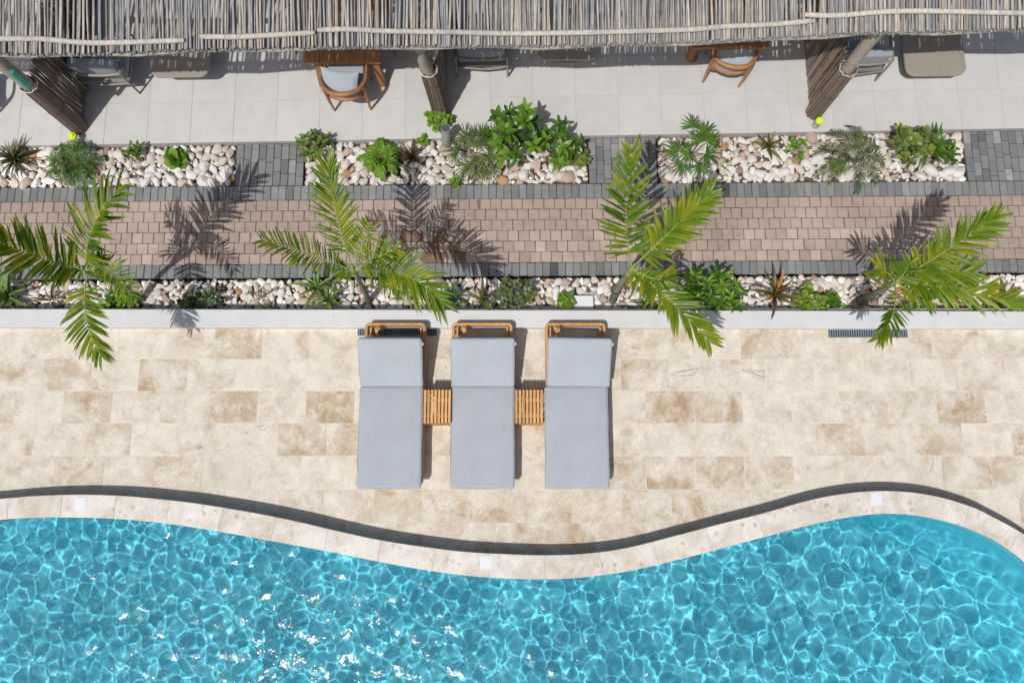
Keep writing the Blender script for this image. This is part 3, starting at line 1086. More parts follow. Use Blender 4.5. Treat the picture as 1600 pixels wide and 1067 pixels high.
TU = tu(1167, 175)[0] - tu(900, 175)[0]
TU /= 4
first = tu(800, 151.5)[1]
tu0, tu1 = tu(-160, 180)[0], tu(1760, 180)[0]
P = [PA + PU * tu0, PA + PU * tu1, PA + PU * tu1 + PV * 5.5, PA + PU * tu0 + PV * 5.5]
patio_o = structure('patio', MB().slab([(p.x, p.y) for p in P], ZT - .3, ZT - .004), 'patio_joint', 'patio of large pale grey tiles in front of the suites')
ref = tu(900, 175)[0]
PZ = Matrix.Rotation(math.atan2(PU.y, PU.x), 4, 'Z')
cache = {}
v0 = 0.0
for r in range(7):
    dv_ = first if r == 0 else TU
    if dv_ not in cache:
        w2, h2 = TU / 2 - .0016, dv_ / 2 - .0016
        cache[dv_] = MB().slab([(-w2, -h2), (w2, -h2), (w2, h2), (-w2, h2)], -.02, 0, .0012).mesh('tile', 'patio_tile')
    k = math.floor((tu0 - ref) / TU)
    while ref + k * TU < tu1:
        c = PA + PU * (ref + (k + .5) * TU) + PV * (v0 + dv_ / 2)
        c.z = ZT + rnd.uniform(-.0008, .0008)
        o = link('tile', cache[dv_], patio_o, Matrix.Translation(c) @ PZ)
        k += 1
    v0 += dv_


def patio_edge_v(px):
    """north limit of the beds at this column, in the path frame (the patio's south edge)"""
    p = at(px, 228.5 - px * 28 / 1600, ZT)
    return (p - O_).dot(VY)


# ------------------------------------------------------------------ charcoal cross paths between the beds
cross = [(368.5, 474.5, 'charcoal block crossing between the left and middle pebble beds'),
         (920, 1026.5, 'charcoal block crossing between the middle and right pebble beds'),
         (1510, 1640, 'charcoal block crossing at the right end of the right pebble bed')]
for xa, xb, lab in cross:
    ua, ub = pu(xa, 255)[0], pu(xb, 255)[0]
    vt = min(patio_edge_v(xa), patio_edge_v(xb)) - .004
    vt2 = max(patio_edge_v(xa), patio_edge_v(xb)) - .004
    so = sheet('crossing', ua, ub, V_top, vt2, ZP - .018, 'joint_dark', lab)
    cols = max(2, round((ub - ua) / .105))
    cw = (ub - ua) / cols
    for i in range(cols):
        v = V_top + .004
        uc = ua + (i + .5) * cw
        hh = rnd.choice([.2, .13, .07, .17])
        xx = xa + (xb - xa) * (i + .5) / cols
        top = patio_edge_v(xx) - .006
        while v < top - .02:
            h_ = min(hh, top - v)
            me = paver_mesh(cw - .006, h_ - .006, 'paver_dark', .005, 0, rnd.randrange(999))
            c = pw_(uc, v + h_ / 2)
            o = link('paver', me, so, Matrix.Translation(c + Vector((0, 0, rnd.uniform(-.004, .002)))) @ RZ)
            g = rnd.uniform(.82, 1.15)
            if rnd.random() < .03:
                g = 1.55
            if rnd.random() < .06:
                g = .55
            o.color = (g, g, g * 1.02, 1)
            v += h_
            hh = .2

# ------------------------------------------------------------------ pebble beds
stone_meshes = []
for s in range(18):
    rr = random.Random(100 + s)
    bm = bmesh.new()
    if s % 3:
        # broken, angular stones: the hull of a few points with worn edges
        for k in range(13):
            d = Vector((rr.gauss(0, 1), rr.gauss(0, 1), rr.gauss(0, 1))).normalized()
            bm.verts.new(d * rr.uniform(.86, 1.08))
        hull = bmesh.ops.convex_hull(bm, input=bm.verts)
        bmesh.ops.delete(bm, geom=[g_ for g_ in hull['geom_interior'] if isinstance(g_, bmesh.types.BMVert)], context='VERTS')
        bmesh.ops.dissolve_limit(bm, angle_limit=R(14), verts=bm.verts, edges=bm.edges)
        bmesh.ops.bevel(bm, geom=list(bm.edges), offset=.11, segments=2, profile=.6, affect='EDGES')
    else:
        bmesh.ops.create_icosphere(bm, subdivisions=2, radius=1)
        planes = []
        for k in range(9):
            d = Vector((rr.gauss(0, 1), rr.gauss(0, 1), rr.gauss(0, 1))).normalized()
            planes.append((d, rr.uniform(.72, 1.0)))
        for v in bm.verts:
            d = v.co.normalized()
            q = sum((max(0.0, d.dot(n_)) / p_) ** 16 for n_, p_ in planes) + .8 ** 16
            v.co = d * q ** (-1 / 16)
    me = bpy.data.meshes.new('stone')
    bm.to_mesh(me)
    bm.free()
    me.shade_smooth()
    me.set_sharp_from_angle(angle=R(38))
    me.materials.append(MT['stone'])
    stone_meshes.append(me)


def fill_bed(label, ua, ub, vlo, vhi, rmax, rmin, zsoil, seed, holes=(), lift=0.0):
    """cobbles packed without much overlap; vlo, vhi: functions of the place along the path"""
    rr = random.Random(seed)
    n = 24
    vs = []
    for i in range(n + 1):
        a = ua + (ub - ua) * i / n
        vs += [pw_(a, vlo(a), zsoil), pw_(a, vhi(a), zsoil)]
    bed = structure('pebble_bed', MB().add(vs, [(2 * i, 2 * i + 2, 2 * i + 3, 2 * i + 1) for i in range(n)]), 'soil', label)
    pts = []
    grid = {}
    cs = rmax * 2

    def try_add(a, v, r, sink):
        gi, gj = int(a / cs), int(v / cs)
        for di in (-1, 0, 1):
            for dj in (-1, 0, 1):
                for (a2, v2, r2, s2) in grid.get((gi + di, gj + dj), ()):
                    if (a - a2) ** 2 + (v - v2) ** 2 < (.75 * (r + r2)) ** 2:
                        return False
        pts.append((a, v, r, sink))
        grid.setdefault((gi, gj), []).append((a, v, r, sink))
        return True

    area = (ub - ua) * .6
    for r_step, tries in ((rmax, 160), (rmax * .86, 500), (rmax * .72, 1300), (rmin, 3200), (rmin * .8, 3200)):
        for _ in range(int(tries * area)):
            r = r_step * rr.uniform(.9, 1.05)
            a = rr.uniform(ua + r * .8, ub - r * .8)
            lo, hi = vlo(a) + r * .75, vhi(a) - r * .75
            if hi <= lo:
                continue
            v = rr.uniform(lo, hi)
            if any((a - h_[0]) ** 2 + (v - h_[1]) ** 2 < h_[2] ** 2 for h_ in holes):
                continue
            try_add(a, v, r, 0)
    pts.sort(key=lambda p: -p[2])
    # the nearest to the middle of the photograph first when there are too many
    vis = [p for p in pts if -6.1 < pw_(p[0], p[1]).x < 6.1]
    vis.sort(key=lambda p: -p[2])
    single = set(vis[:295])
    mass = MB()
    for p in pts:
        a, v, r, _ = p
        h_ = r * rr.uniform(.55, .8)
        c = pw_(a, v, zsoil + h_ * .55 + lift)
        M = (Matrix.Translation(c) @ Matrix.Rotation(rr.uniform(0, 6.28), 4, 'Z') @ Euler((rr.uniform(-.3, .3), rr.uniform(-.3, .3), 0)).to_matrix().to_4x4()
             @ Matrix.Diagonal((r * rr.uniform(1.1, 1.4), r * rr.uniform(.85, 1.05), h_, 1)) @ Matrix.Rotation(rr.uniform(0, 6.28), 4, 'X'))
        me = rr.choice(stone_meshes)
        if p in single:
            link('stone', me, bed, M)
        else:
            mass.add([M @ q.co for q in me.vertices], [tuple(f.vertices) for f in me.polygons])
    # small broken pieces in the gaps
    for _ in range(int(230 * area)):
        a = rr.uniform(ua + .02, ub - .02)
        v = rr.uniform(vlo(a) + .02, vhi(a) - .02)
        r = rr.uniform(.018, .036)
        c = pw_(a, v, zsoil + r * .4)
        M = Matrix.Translation(c) @ Euler((rr.uniform(0, 6), rr.uniform(0, 6), rr.uniform(0, 6))).to_matrix().to_4x4() @ Matrix.Diagonal((r * 1.2, r, r * .75, 1))
        me = rr.choice(stone_meshes)
        mass.add([M @ q.co for q in me.vertices], [tuple(f.vertices) for f in me.polygons])
    if mass.v:
        o = link('stone_chips', mass.mesh('stone_chips', 'stone_mass', 'all'), bed)
        o['kind'] = 'stuff'
    return bed


def vhi_patio(a):
    p = pw_(a, V_top)
    q = PA + PU * ((p - PA).dot(PU))
    return (q - O_).dot(VY) - .004


ZB = -.22
beds = [(-70, 367, 'upper pebble bed left of the charcoal crossings, under the left post', 1), (475.5, 919, 'upper pebble bed between the two charcoal crossings, with the grey pipe', 2),
        (1027.5, 1509, 'upper pebble bed on the right, between the crossings', 3)]
for xa, xb, lab, sd_ in beds:
    fill_bed(lab, pu(xa, 255)[0], pu(xb, 255)[0], lambda a: V_top + .006, vhi_patio,   .078, .043, ZB, sd_, lift=.012)


def vwall(a):
    p = pw_(a, V_low)
    q = wallN[0] + u * ((p - wallN[0]).dot(u))
    return (Vector((q.x, q.y, ZP)) - O_).dot(VY) + .01


fill_bed('long lower pebble bed between the path and the planter wall', U0, U1, vwall, lambda a: V_low - .004, .068, .040, ZB - .05, 9, lift=.012)

# mud on the path by the second palm
mud = MB()
for cx, cy, rx, ry in [(691, 368, 9, 12), (708, 389, 10, 5), (668, 404, 16, 7), (716, 400, 9, 7), (640, 372, 10, 6), (748, 318, 3, 8)]:
    n_ = 14
    pts = []
    for k in range(n_):
        a = 2 * PI * k / n_
        q = rnd.uniform(.75, 1.15)
        pts.append(at(cx + rx * q * math.cos(a), cy - ry * q * math.sin(a), ZP + .004))
    mud.add(pts, [tuple(range(n_))])
mo = link('mud_patch', mud.mesh('mud_patch', 'mud'))
mo['kind'] = 'stuff'
mo['label'] = 'brown mud smeared over the pinkish pavers'
#PART2
# ------------------------------------------------------------------ drains in the deck
for x0, x1, y0, y1, lab in [(558.5, 683, 511.5, 525, 'blue grey slotted drain grate behind the first lounger'),
                            (1294.5, 1417, 514.5, 527.5, 'blue grey slotted drain grate in the deck under the right palm frond')]:
    p0, p1 = at(x0, y1, 0), at(x1, y0, 0)
    c = (p0 + p1) / 2
    w, h_ = p1.x - p0.x, p1.y - p0.y
    t = thing('drain_grate', lab, 'drain', (c.x, c.y, 0), 'slotted drains along the planter wall')
    part('channel', MB().box((0, 0, .002), (w - .01, h_ - .01, .002)), 'drain_dark', t)
    fr = MB()
    bw = .011
    fr.box((0, h_ / 2 - bw / 2, .005), (w, bw, .008)).box((0, -h_ / 2 + bw / 2, .005), (w, bw, .008))
    fr.box((-w / 2 + bw / 2, 0, .0052), (bw, h_ - 2 * bw, .0075)).box((w / 2 - bw / 2, 0, .0052), (bw, h_ - 2 * bw, .0075))
    part('frame', fr, 'iron', t)
    gr = MB()
    n = 33
    for i in range(n):
        gr.box((-w / 2 + bw + (w - 2 * bw) * (i + .5) / n, 0, .0047), ((w - 2 * bw) / n * .52, h_ - 2 * bw, .006))
    part('grating', gr, 'iron', t)

# ------------------------------------------------------------------ sun loungers
Z_SEAT, Z_BACK = .32, .60
loungers = [(609.2, 571, 665, 0.0, 0.0, 'grey blue cushioned teak lounger in front of the drain, left of both slatted tables'),
            (754.0, 706, 801, 0.0, 0.0, 'grey blue cushioned teak lounger standing between the two slatted tables'),
            (901.5, 852, 946, -.035, 0.0, 'grey blue cushioned teak lounger right of both slatted tables, its headrest shifted sideways')]
MW = .775
cush_seat = cush_back = None
for cx, fx0, fx1, twist, _, lab in loungers:
    foot = at(cx, 764, Z_SEAT)
    hinge = at(cx, 603, Z_SEAT)
    head = at(cx, 527, Z_BACK)
    xm = at(cx, 690, Z_SEAT).x
    y_f, y_h, y_b = foot.y, hinge.y, head.y
    y_top = at(cx, 504, .26).y
    xf = at((fx0 + fx1) / 2, 505, .26).x
    t = thing('sun_lounger', lab, 'sun lounger', (xm, y_f, 0), 'sun loungers side by side on the deck')
    ox = xf - xm
    fw, fl = .758, y_top - y_f
    # frame: a deep rounded loop of teak on four legs
    r_ = .055
    zf0, zf1, th = .155, .26, .036
    path = []
    y0_, y1_ = .05, fl
    for cxx, cyy, a0_ in ((fw / 2 - r_, y1_ - r_, 0), (-fw / 2 + r_, y1_ - r_, 90), (-fw / 2 + r_, y0_ + r_, 180), (fw / 2 - r_, y0_ + r_, 270)):
        for k in range(6):
            a = R(a0_ + 90 * k / 5)
            path.append((Vector((cxx + r_ * math.cos(a), cyy + r_ * math.sin(a), 0)), Vector((math.cos(a), math.sin(a), 0))))
    fm = MB()
    vs = []
    for p, nrm in path:
        p = p + Vector((ox, 0, 0))
        q = p - nrm * th
        vs += [Vector((p.x, p.y, zf0)), Vector((p.x, p.y, zf1 - .006)), Vector((*(p - nrm * .006)[:2], zf1)), Vector((*(q + nrm * .006)[:2], zf1)), Vector((q.x, q.y, zf1 - .006)), Vector((q.x, q.y, zf0))]
    n = len(path)
    fm.add(vs, [(6 * i + j, 6 * ((i + 1) % n) + j, 6 * ((i + 1) % n) + (j + 1) % 6, 6 * i + (j + 1) % 6) for i in range(n) for j in range(6)])
    part('frame', fm, 'teak', t, 30)
    for sx in (-1, 1):
        for yy in (y0_ + .14, y1_ - .10):
            part('leg', MB().box((ox + sx * (fw / 2 - .06), yy, .079), (.045, .06, .157)), 'teak', t)
    slat_me = MB().box((0, 0, 0), (fw - 2 * th - .012, .055, .018)).mesh('slat', 'teak_x')
    yy = y0_ + .10
    while yy < y_h - y_f - .03:
        link('slat', slat_me, t, (ox, yy, .215))
        yy += .085
    # back rest: a slatted flap propped up at an angle
    bl = math.hypot(y_b - y_h, Z_BACK - Z_SEAT)
    ang = math.atan2(Z_BACK - Z_SEAT, y_b - y_h)
    BM = Matrix.Translation((0, y_h - y_f, Z_SEAT - .10)) @ Matrix.Rotation(ang, 4, 'X')
    for sx in (-1, 1):
        fo = part('back_rail', MB().box((ox + sx * (fw / 2 - .10), bl / 2, 0), (.035, bl - .02, .03)), 'teak', t)
        fo.matrix_local = BM
    for k in range(6):
        link('slat', slat_me, t, BM @ Matrix.Translation((ox, .06 + k * bl / 6.2, .024)) @ Matrix.Diagonal((.86, 1, 1, 1)))
    part('bracket', MB().box((ox - .22, y1_ - .075, .20), (.09, .03, .022)), 'teak_x', t)
    part('back_prop', MB().box((ox - .22, y1_ - .16, .30), (.035, .02, .22), Matrix.Rotation(R(-35), 3, 'X')), 'teak', t)
    part('cross_bar', MB().box((ox + .02, y1_ - .18, .19), (fw - 2 * th - .02, .03, .03)), 'teak_x', t)
    for sx in (-1, 1):
        part('slide_rail', MB().box((ox + sx * (fw / 2 - th - .03), y1_ - .22, .20), (.02, .34, .045)), 'teak', t)
    # mattress in two pieces joined at the fold
    sl = y_h - y_f
    me = rounded_box(MW, sl - .004, .095, .034, 4, .012, 3)
    c1 = link('seat_cushion', me, t, (0, sl / 2, Z_SEAT - .043))
    me = rounded_box(MW, bl, .095, .034, 4, .012, 3)
    bb = BM @ Matrix.Rotation(twist * 1.6, 4, 'Z')
    c2 = link('back_cushion', me, t, Matrix.Translation((0, y_h - y_f + .002, Z_SEAT - .043)) @ Matrix.Rotation(ang, 4, 'X') @ Matrix.Translation((-twist * .9, bl / 2 + .004, .0)) @ Matrix.Rotation(twist * .5, 4, 'Z'))
    for cu, ln in ((c1, sl - .004), (c2, bl)):
        for zz in (.034,):
            hx, hy, rr_ = MW / 2 - .004, ln / 2 - .004, .035
            loop = []
            for cx_, cy_, a0_ in ((hx - rr_, hy - rr_, 0), (-hx + rr_, hy - rr_, 90), (-hx + rr_, -hy + rr_, 180), (hx - rr_, -hy + rr_, 270)):
                for k in range(5):
                    a = R(a0_ + 90 * k / 4)
                    loop.append(Vector((cx_ + rr_ * math.cos(a), cy_ + rr_ * math.sin(a), zz)))
            ring = []
            for i, p in enumerate(loop):
                q = loop[(i + 1) % len(loop)]
                st_ = max(1, int((q - p).length / .12))
                for k in range(st_):
                    r2 = p.lerp(q, k / st_)
                    ring.append(r2 + Vector((noise.noise(r2 * 9 + Vector((xm, 0, 0))), noise.noise(r2 * 8 + Vector((5, xm, 0))), 0)) * .006)
            ring.append(ring[0])
            link('piping', MB().tube(ring, .0048, 5, caps=False).mesh('piping', 'piping', 60), cu)
    tag = MB().box((0, 0, 0), (.022, .034, .002)).mesh('care_tag', 'white')
    link('care_tag', tag, c2, Matrix.Translation((MW / 2 + .006, bl / 2 - .075, .02)) @ Matrix.Rotation(R(12), 4, 'Y'))

# ------------------------------------------------------------------ slatted side tables
for cx, lab in [(683, 'small slatted teak table between the first and second loungers'), (826.5, 'small slatted teak table between the second and third loungers')]:
    zt = .385
    p0, p1 = at(cx - 21.5, 661, zt), at(cx + 21.5, 609, zt)
    c = (p0 + p1) / 2
    w, d = p1.x - p0.x, p1.y - p0.y
    t = thing('side_table', lab, 'side table', (c.x, c.y, 0), 'slatted tables between the loungers')
    n = 8
    sw = .0285
    for i in range(n):
        x = -w / 2 + sw / 2 + (w - sw) * i / (n - 1)
        m_ = MB().box((x, 0, zt - .0115), (sw, d, .023))
        m_.box((x, d / 2 - .0125, (zt - .0235) / 2), (sw - .002, .023, zt - .0235)).box((x, -d / 2 + .0125, (zt - .0235) / 2), (sw - .002, .023, zt - .0235))
        part('slat', m_, 'teak', t)
    for yy in (-d * .27, d * .2):
        part('rail', MB().box((0, yy, zt - .036), (w - .004, .03, .024)), 'teak_x', t)
    part('rail', MB().box((0, -d / 2 + .037, .10), (w - .004, .02, .03)), 'teak_x', t)
    part('rail', MB().box((0, d / 2 - .037, .10), (w - .004, .02, .03)), 'teak_x', t)

# ------------------------------------------------------------------ stick roof
ZE = 2.08
SLOPE = R(11)
eave_px = [(-200, 82), (0, 85), (60, 87.5), (130, 87), (200, 84), (300, 80), (400, 78), (500, 76), (640, 74), (800, 74), (900, 73), (1000, 70), (1100, 67.5), (1200, 62), (1300, 56), (1350, 53.5), (1450, 51.5), (1600, 47.5), (1800, 44)]
eave_w = [(at(px, py, ZE).x, at(px, py, ZE).y) for px, py in eave_px]


def roof_z(x, y):
    return ZE + (y - interp(eave_w, x)) * math.tan(SLOPE)


def on_roof(px, py, off=0.0):
    z = ZE
    for _ in range(8):
        p = at(px, py, z)
        z = roof_z(p.x, p.y) + off
    return at(px, py, z)


roof = thing('stick_roof', 'shade roof of weathered grey sticks along the top of the terrace', 'roof', (0, 0, 0))
xl, xr = at(-360, 85, ZE).x, at(1860, 50, ZE).x
vl, vr = at(-25, 85, ZE).x, at(1625, 50, ZE).x
RL = 3.6
stick_me = []
for s in range(12):
    rr = random.Random(300 + s)
    pts, rad = [], []
    bx, bz = rr.uniform(-.012, .012), rr.uniform(-.004, .004)
    r0 = rr.uniform(.0092, .0130)
    n = 9
    for i in range(n):
        tt = i / (n - 1)
        pts.append((bx * math.sin(tt * PI * rr.uniform(1.5, 4)) + rr.uniform(-.004, .004), RL * tt, bz * math.sin(tt * 5) + rr.uniform(-.003, .003)))
        rad.append(r0 * (1.12 - .3 * tt) * rr.uniform(.9, 1.1))
    stick_me.append(MB().tube(pts, rad, 6).mesh('stick', 'stick', 60))
N_ST = 296
gap = (vr - vl) / N_ST
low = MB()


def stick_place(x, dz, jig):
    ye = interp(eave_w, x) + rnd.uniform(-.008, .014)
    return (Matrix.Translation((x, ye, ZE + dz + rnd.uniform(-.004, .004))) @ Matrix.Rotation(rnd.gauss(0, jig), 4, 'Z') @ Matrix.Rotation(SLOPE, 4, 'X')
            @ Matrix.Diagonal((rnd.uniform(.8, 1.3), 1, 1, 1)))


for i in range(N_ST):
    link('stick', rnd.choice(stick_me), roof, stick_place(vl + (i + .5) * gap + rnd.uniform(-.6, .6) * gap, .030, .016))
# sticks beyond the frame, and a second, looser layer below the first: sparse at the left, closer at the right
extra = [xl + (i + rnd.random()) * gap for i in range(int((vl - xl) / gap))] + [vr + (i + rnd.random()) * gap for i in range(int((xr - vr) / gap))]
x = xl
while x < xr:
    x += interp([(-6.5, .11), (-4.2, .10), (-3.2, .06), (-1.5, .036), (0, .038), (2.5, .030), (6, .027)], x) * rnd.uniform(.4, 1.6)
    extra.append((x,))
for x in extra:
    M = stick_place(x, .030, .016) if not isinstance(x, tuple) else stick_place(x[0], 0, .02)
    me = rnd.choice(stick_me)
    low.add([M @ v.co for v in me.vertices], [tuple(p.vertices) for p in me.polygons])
# short ends packed along the eave
x = xl
while x < xr:
    x += rnd.uniform(.020, .036)
    L_ = rnd.uniform(.10, .19)
    y = interp(eave_w, x)
    r0 = rnd.uniform(.010, .015)
    dx = rnd.uniform(-.015, .015)
    z0 = ZE + rnd.uniform(-.035, .004)
    low.tube([(x, y + rnd.uniform(-.012, .012), z0), (x + dx, y + L_, z0 + L_ * math.tan(SLOPE) + rnd.uniform(-.008, .008))], r0, 6)
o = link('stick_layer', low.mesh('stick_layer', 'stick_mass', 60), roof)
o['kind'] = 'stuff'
battens = [[(-330, 60), (0, 61), (60, 61), (130, 67), (200, 66.5), (288, 63.5)], [(313, 57.5), (370, 58), (430, 55), (492, 51.5)], [(496, 47.5), (545, 46), (600, 49), (700, 50.5), (800, 53), (900, 51.5), (1000, 49), (1080, 46.5), (1130, 42), (1200, 39), (1271, 33)],
           [(1257, 23.5), (1310, 24.5), (1390, 18.5), (1470, 18), (1600, 21), (1850, 23)]]
for bt in battens:
    pts = smooth_curve([on_roof(px, py, .062) for px, py in bt], 5 * len(bt))
    rad = [.030 * (1 + .13 * noise.noise(Vector((i * .9, bt[0][0], 0)))) for i in range(len(pts))]
    rad[0] *= .75
    rad[-1] *= .7
    part('batten', MB().tube(pts, rad, 9), 'batten', roof, 50)
# eave pole under the ends, two purlins and rafters that carry the sticks
for off, dz, r_ in ((.03, -.050, .026), (.75, -.075, .045), (1.9, -.075, .045), (3.2, -.075, .045)):
    pts = []
    for i in range(40):
        x = xl + (xr - xl) * i / 39
        y = interp(eave_w, x) + off
        pts.append((x, y + .015 * math.sin(i * 1.7), roof_z(x, y) + dz + .008 * math.sin(i * 2.3)))
    part('purlin', MB().tube(pts, r_, 8), 'log', roof, 50)

# ------------------------------------------------------------------ posts with brushwood screens
FL = ZT
posts = [(124, 200, 'grey log post under the left end of the roof, wrapped in brushwood', 'dark brushwood partition screen behind the left post', -1, 0),
         (690, 178, 'forked grey log post in the middle of the terrace, wrapped in brushwood', 'dark brushwood partition screen behind the middle post, seen edge on', 1, -.055),
         (1271, 177, 'grey log post under the right part of the roof, wrapped in brushwood', 'brown brushwood partition screen behind the right post, half in sun', -1, 0)]
for pi, (px, py, lab, lab2, side, lean) in enumerate(posts):
    b0_ = at(px, py, FL)
    zt_ = roof_z(b0_.x, b0_.y) - .15
    hgt_ = zt_ - FL
    t = thing('log_post', lab, 'post', b0_, 'log posts carrying the stick roof')
    pts, rad = [], []
    for i in range(10):
        k = i / 9
        pts.append((lean * k * 2 + .018 * math.sin(k * 5 + pi), .012 * math.cos(k * 4 + pi), hgt_ * k))
        rad.append(.088 - .016 * k + .006 * noise.noise(Vector((k * 7, pi * 3.1, 0))))
    part('log', MB().tube(pts, rad, 14), 'log', t, 50)
    if pi == 1:
        part('fork', MB().tube([(pts[6][0] + .03, .05, hgt_ * .52), (.11, .10, hgt_ * .75), (.15, .15, hgt_ * .99)], [.034, .03, .03], 10), 'log', t, 50)
        part('knot', MB().tube([(pts[9][0] - .02, -.05, hgt_ * .86), (pts[9][0] + .03, -.11, hgt_ * .93)], [.07, .055], 9), 'log', t, 50)
    if pi == 2:
        part('branch_stub', MB().tube([(.04, .0, hgt_ * .88), (.17, .03, hgt_ * .97)], [.035, .022], 8), 'log', t, 50)
    # wrap of thin twigs round the foot of the post
    HW = 1.18
    wr = MB()
    nt_ = 46
    for i in range(nt_):
        a = 2 * PI * i / nt_ + rnd.uniform(-.05, .05)
        rb = .108 + rnd.uniform(-.006, .006)
        rt = .098 + rnd.uniform(-.005, .005)
        lx = lean * 2 * HW / hgt_
        wr.tube([(rb * math.cos(a), rb * math.sin(a), rnd.uniform(.0, .03)), (lx * .5 + (rb + rt) / 2 * math.cos(a + .04), (rb + rt) / 2 * math.sin(a + .04), HW * .5), (lx + rt * math.cos(a), rt * math.sin(a), HW + rnd.uniform(-.02, .03))], .0075, 5)
    o = part('twig_wrap', wr, 'brush', t, 60)
    o['kind'] = 'stuff'
    for zz in ([.3, .6, .9, HW - .02] if pi == 1 else [HW - .02, HW * .5]):
        lx = lean * 2 * zz / hgt_
        pts = []
        for k in range(25):
            a = 2 * PI * k / 24
            rr_ = (.108 if zz > HW - .1 else .113) + .005 * math.sin(k * 2.6)
            pts.append((lx + rr_ * math.cos(a), rr_ * math.sin(a), zz + .008 * math.sin(k * 1.9)))
        part('tie', MB().tube(pts, .008 if zz > HW - .1 else .003, 5, caps=False), 'rope' if zz > HW - .1 else 'joint_dark', t, 60)
    # the screen runs back from the post
    s = thing('brush_screen', lab2, 'screen', (b0_.x, b0_.y + .10, FL), 'brushwood screens between the suites')
    LEN = 2.6
    tw = MB()
    y = 0.0
    while y < LEN:
        for lay in (-.022, 0, .022):
            yy = y + rnd.uniform(-.006, .006)
            xx = lay + rnd.uniform(-.006, .006) + (-.03 if pi == 2 else .02)
            hh = 1.16 + rnd.uniform(-.05, .04)
            tw.tube([(xx, yy, rnd.uniform(0, .02)), (xx + rnd.uniform(-.012, .012), yy + rnd.uniform(-.015, .015), hh * .5), (xx + rnd.uniform(-.012, .012), yy + rnd.uniform(-.02, .02), hh)],
                    [rnd.uniform(.006, .0095), rnd.uniform(.006, .009), rnd.uniform(.004, .007)], 4)
        y += .0165
    o = part('twig', tw, 'brush', s, 60)
    o['kind'] = 'stuff'
    for zz in (.25, .7, 1.05):
        part('wire', MB().tube([(.035, 0, zz), (.035, LEN, zz)], .003, 4).tube([(-.045, 0, zz), (-.045, LEN, zz)], .003, 4), 'joint_dark', s)
    part('support_post', MB().tube([(.0, LEN, 0), (.0, LEN, 1.3)], .05, 8), 'log', s, 50)

# jars with neon lids at the feet of two posts
for px, py, lab in [(123, 221, 'clear jar with a neon yellow lid at the foot of the left post'), (1274, 197, 'clear jar with a neon yellow lid at the foot of the right post')]:
    t = thing('jar', lab, 'jar', at(px, py, FL), 'jars with neon lids')
    part('glass_body', MB().lathe([(.045, .0), (.05, .008), (.05, .115), (.042, .13), (.04, .15)], 18), 'glass', t, 40)
    part('lid', MB().lathe([(.049, .132), (.05, .137), (.05, .162), (.045, .168)], 20), 'neon', t, 40)
    part('knob', MB().lathe([(.022, .1675), (.023, .172), (.023, .186), (.018, .19)], 16), 'neon', t, 40)

# teal glass tube hanging on the left post
p = at(122, 208, FL)
t = thing('glass_lamp', 'teal green glass tube hung on the left post under the eave', 'lamp', (p.x + .11, p.y - .03, FL + 1.28))
part('tube', MB().lathe([(.02, 0), (.035, .01), (.037, .05), (.036, .30), (.03, .36)], 14), 'teal', t, 40)
part('hanger', MB().tube([(-.10, .02, .34), (-.05, 0, .37), (0, 0, .36)], .006, 6), 'taupe_metal', t)

# upright grey pipe in the middle bed
p = at(698, 229, ZB)
t = thing('drain_pipe', 'open grey plastic pipe standing upright in the middle pebble bed', 'pipe', p)
TM = Matrix.Rotation(R(3), 3, 'Y') @ Matrix.Rotation(R(-2), 3, 'X')
part('pipe_body', MB().lathe([(.062, -.03), (.062, .52), (.060, .523), (.055, .523), (.054, .52), (.054, .05)], 24, (0, 0, 0), TM), 'pvc', t, 40)
part('pipe_inside', MB().lathe([(.0535, .045), (.0535, .515)], 24, (0, 0, 0), TM), 'pvc_in', t, 40)

# white box in the lower bed
p0, p1 = at(897, 481, -.08), at(927.5, 460.5, -.08)
c = (p0 + p1) / 2
t = thing('utility_box', 'small white box standing in the lower pebble bed beside the wall', 'box', (c.x, c.y, ZB))
w, d = p1.x - p0.x, p1.y - p0.y
part('box_body', MB().box((0, 0, .04), (w - .01, d - .01, .08)), 'white', t)
part('box_lid', MB().slab([(-w / 2, -d / 2), (w / 2, -d / 2), (w / 2, d / 2), (-w / 2, d / 2)], .081, .10, .004), 'white', t)
# small garden spotlight beside the wall
t = thing('garden_spotlight', 'tiny round spotlight on the pebbles against the wall, right of the left palm', 'spotlight', at(262, 475.5, -.16))
part('lamp_head', MB().lathe([(.02, -.05), (.036, -.03), (.038, .03), (.034, .034)], 14), 'trunk', t, 40)
part('lens', MB().lathe([(.028, .0345), (.026, .038)], 14), 'rope', t, 40)

# ------------------------------------------------------------------ furniture under the roof
def pillow_mesh(sx, sy, sz, mat, name='pillow'):
    vs, fs = [], []
    n = 14
    for s in (1, -1):
        for i in range(n + 1):
            for j in range(n + 1):
                a, b_ = 2 * i / n - 1, 2 * j / n - 1
                k = max(0, (1 - a * a)) ** .42 * max(0, (1 - b_ * b_)) ** .42
                px_ = a * (1 - .07 * (1 - b_ * b_) * -1 - .10 * b_ * b_ * 0) * (1 - .10 * (1 - abs(b_)) * 0)
                vs.append((a * sx / 2 * (1 - .06 * (1 - abs(a)) * 0 - .05 * (1 - b_ * b_)), b_ * sy / 2 * (1 - .05 * (1 - a * a)), s * sz / 2 * k + .006 * noise.noise(Vector((a * 2.2, b_ * 2.2, s + sx * 9)))))
    m1 = (n + 1) ** 2
    for s in range(2):
        for i in range(n):
            for j in range(n):
                q = [s * m1 + i * (n + 1) + j, s * m1 + (i + 1) * (n + 1) + j, s * m1 + (i + 1) * (n + 1) + j + 1, s * m1 + i * (n + 1) + j + 1]
                fs.append(tuple(q if s == 0 else q[::-1]))
    return MB().add(vs, fs).mesh(name, mat, 'all')


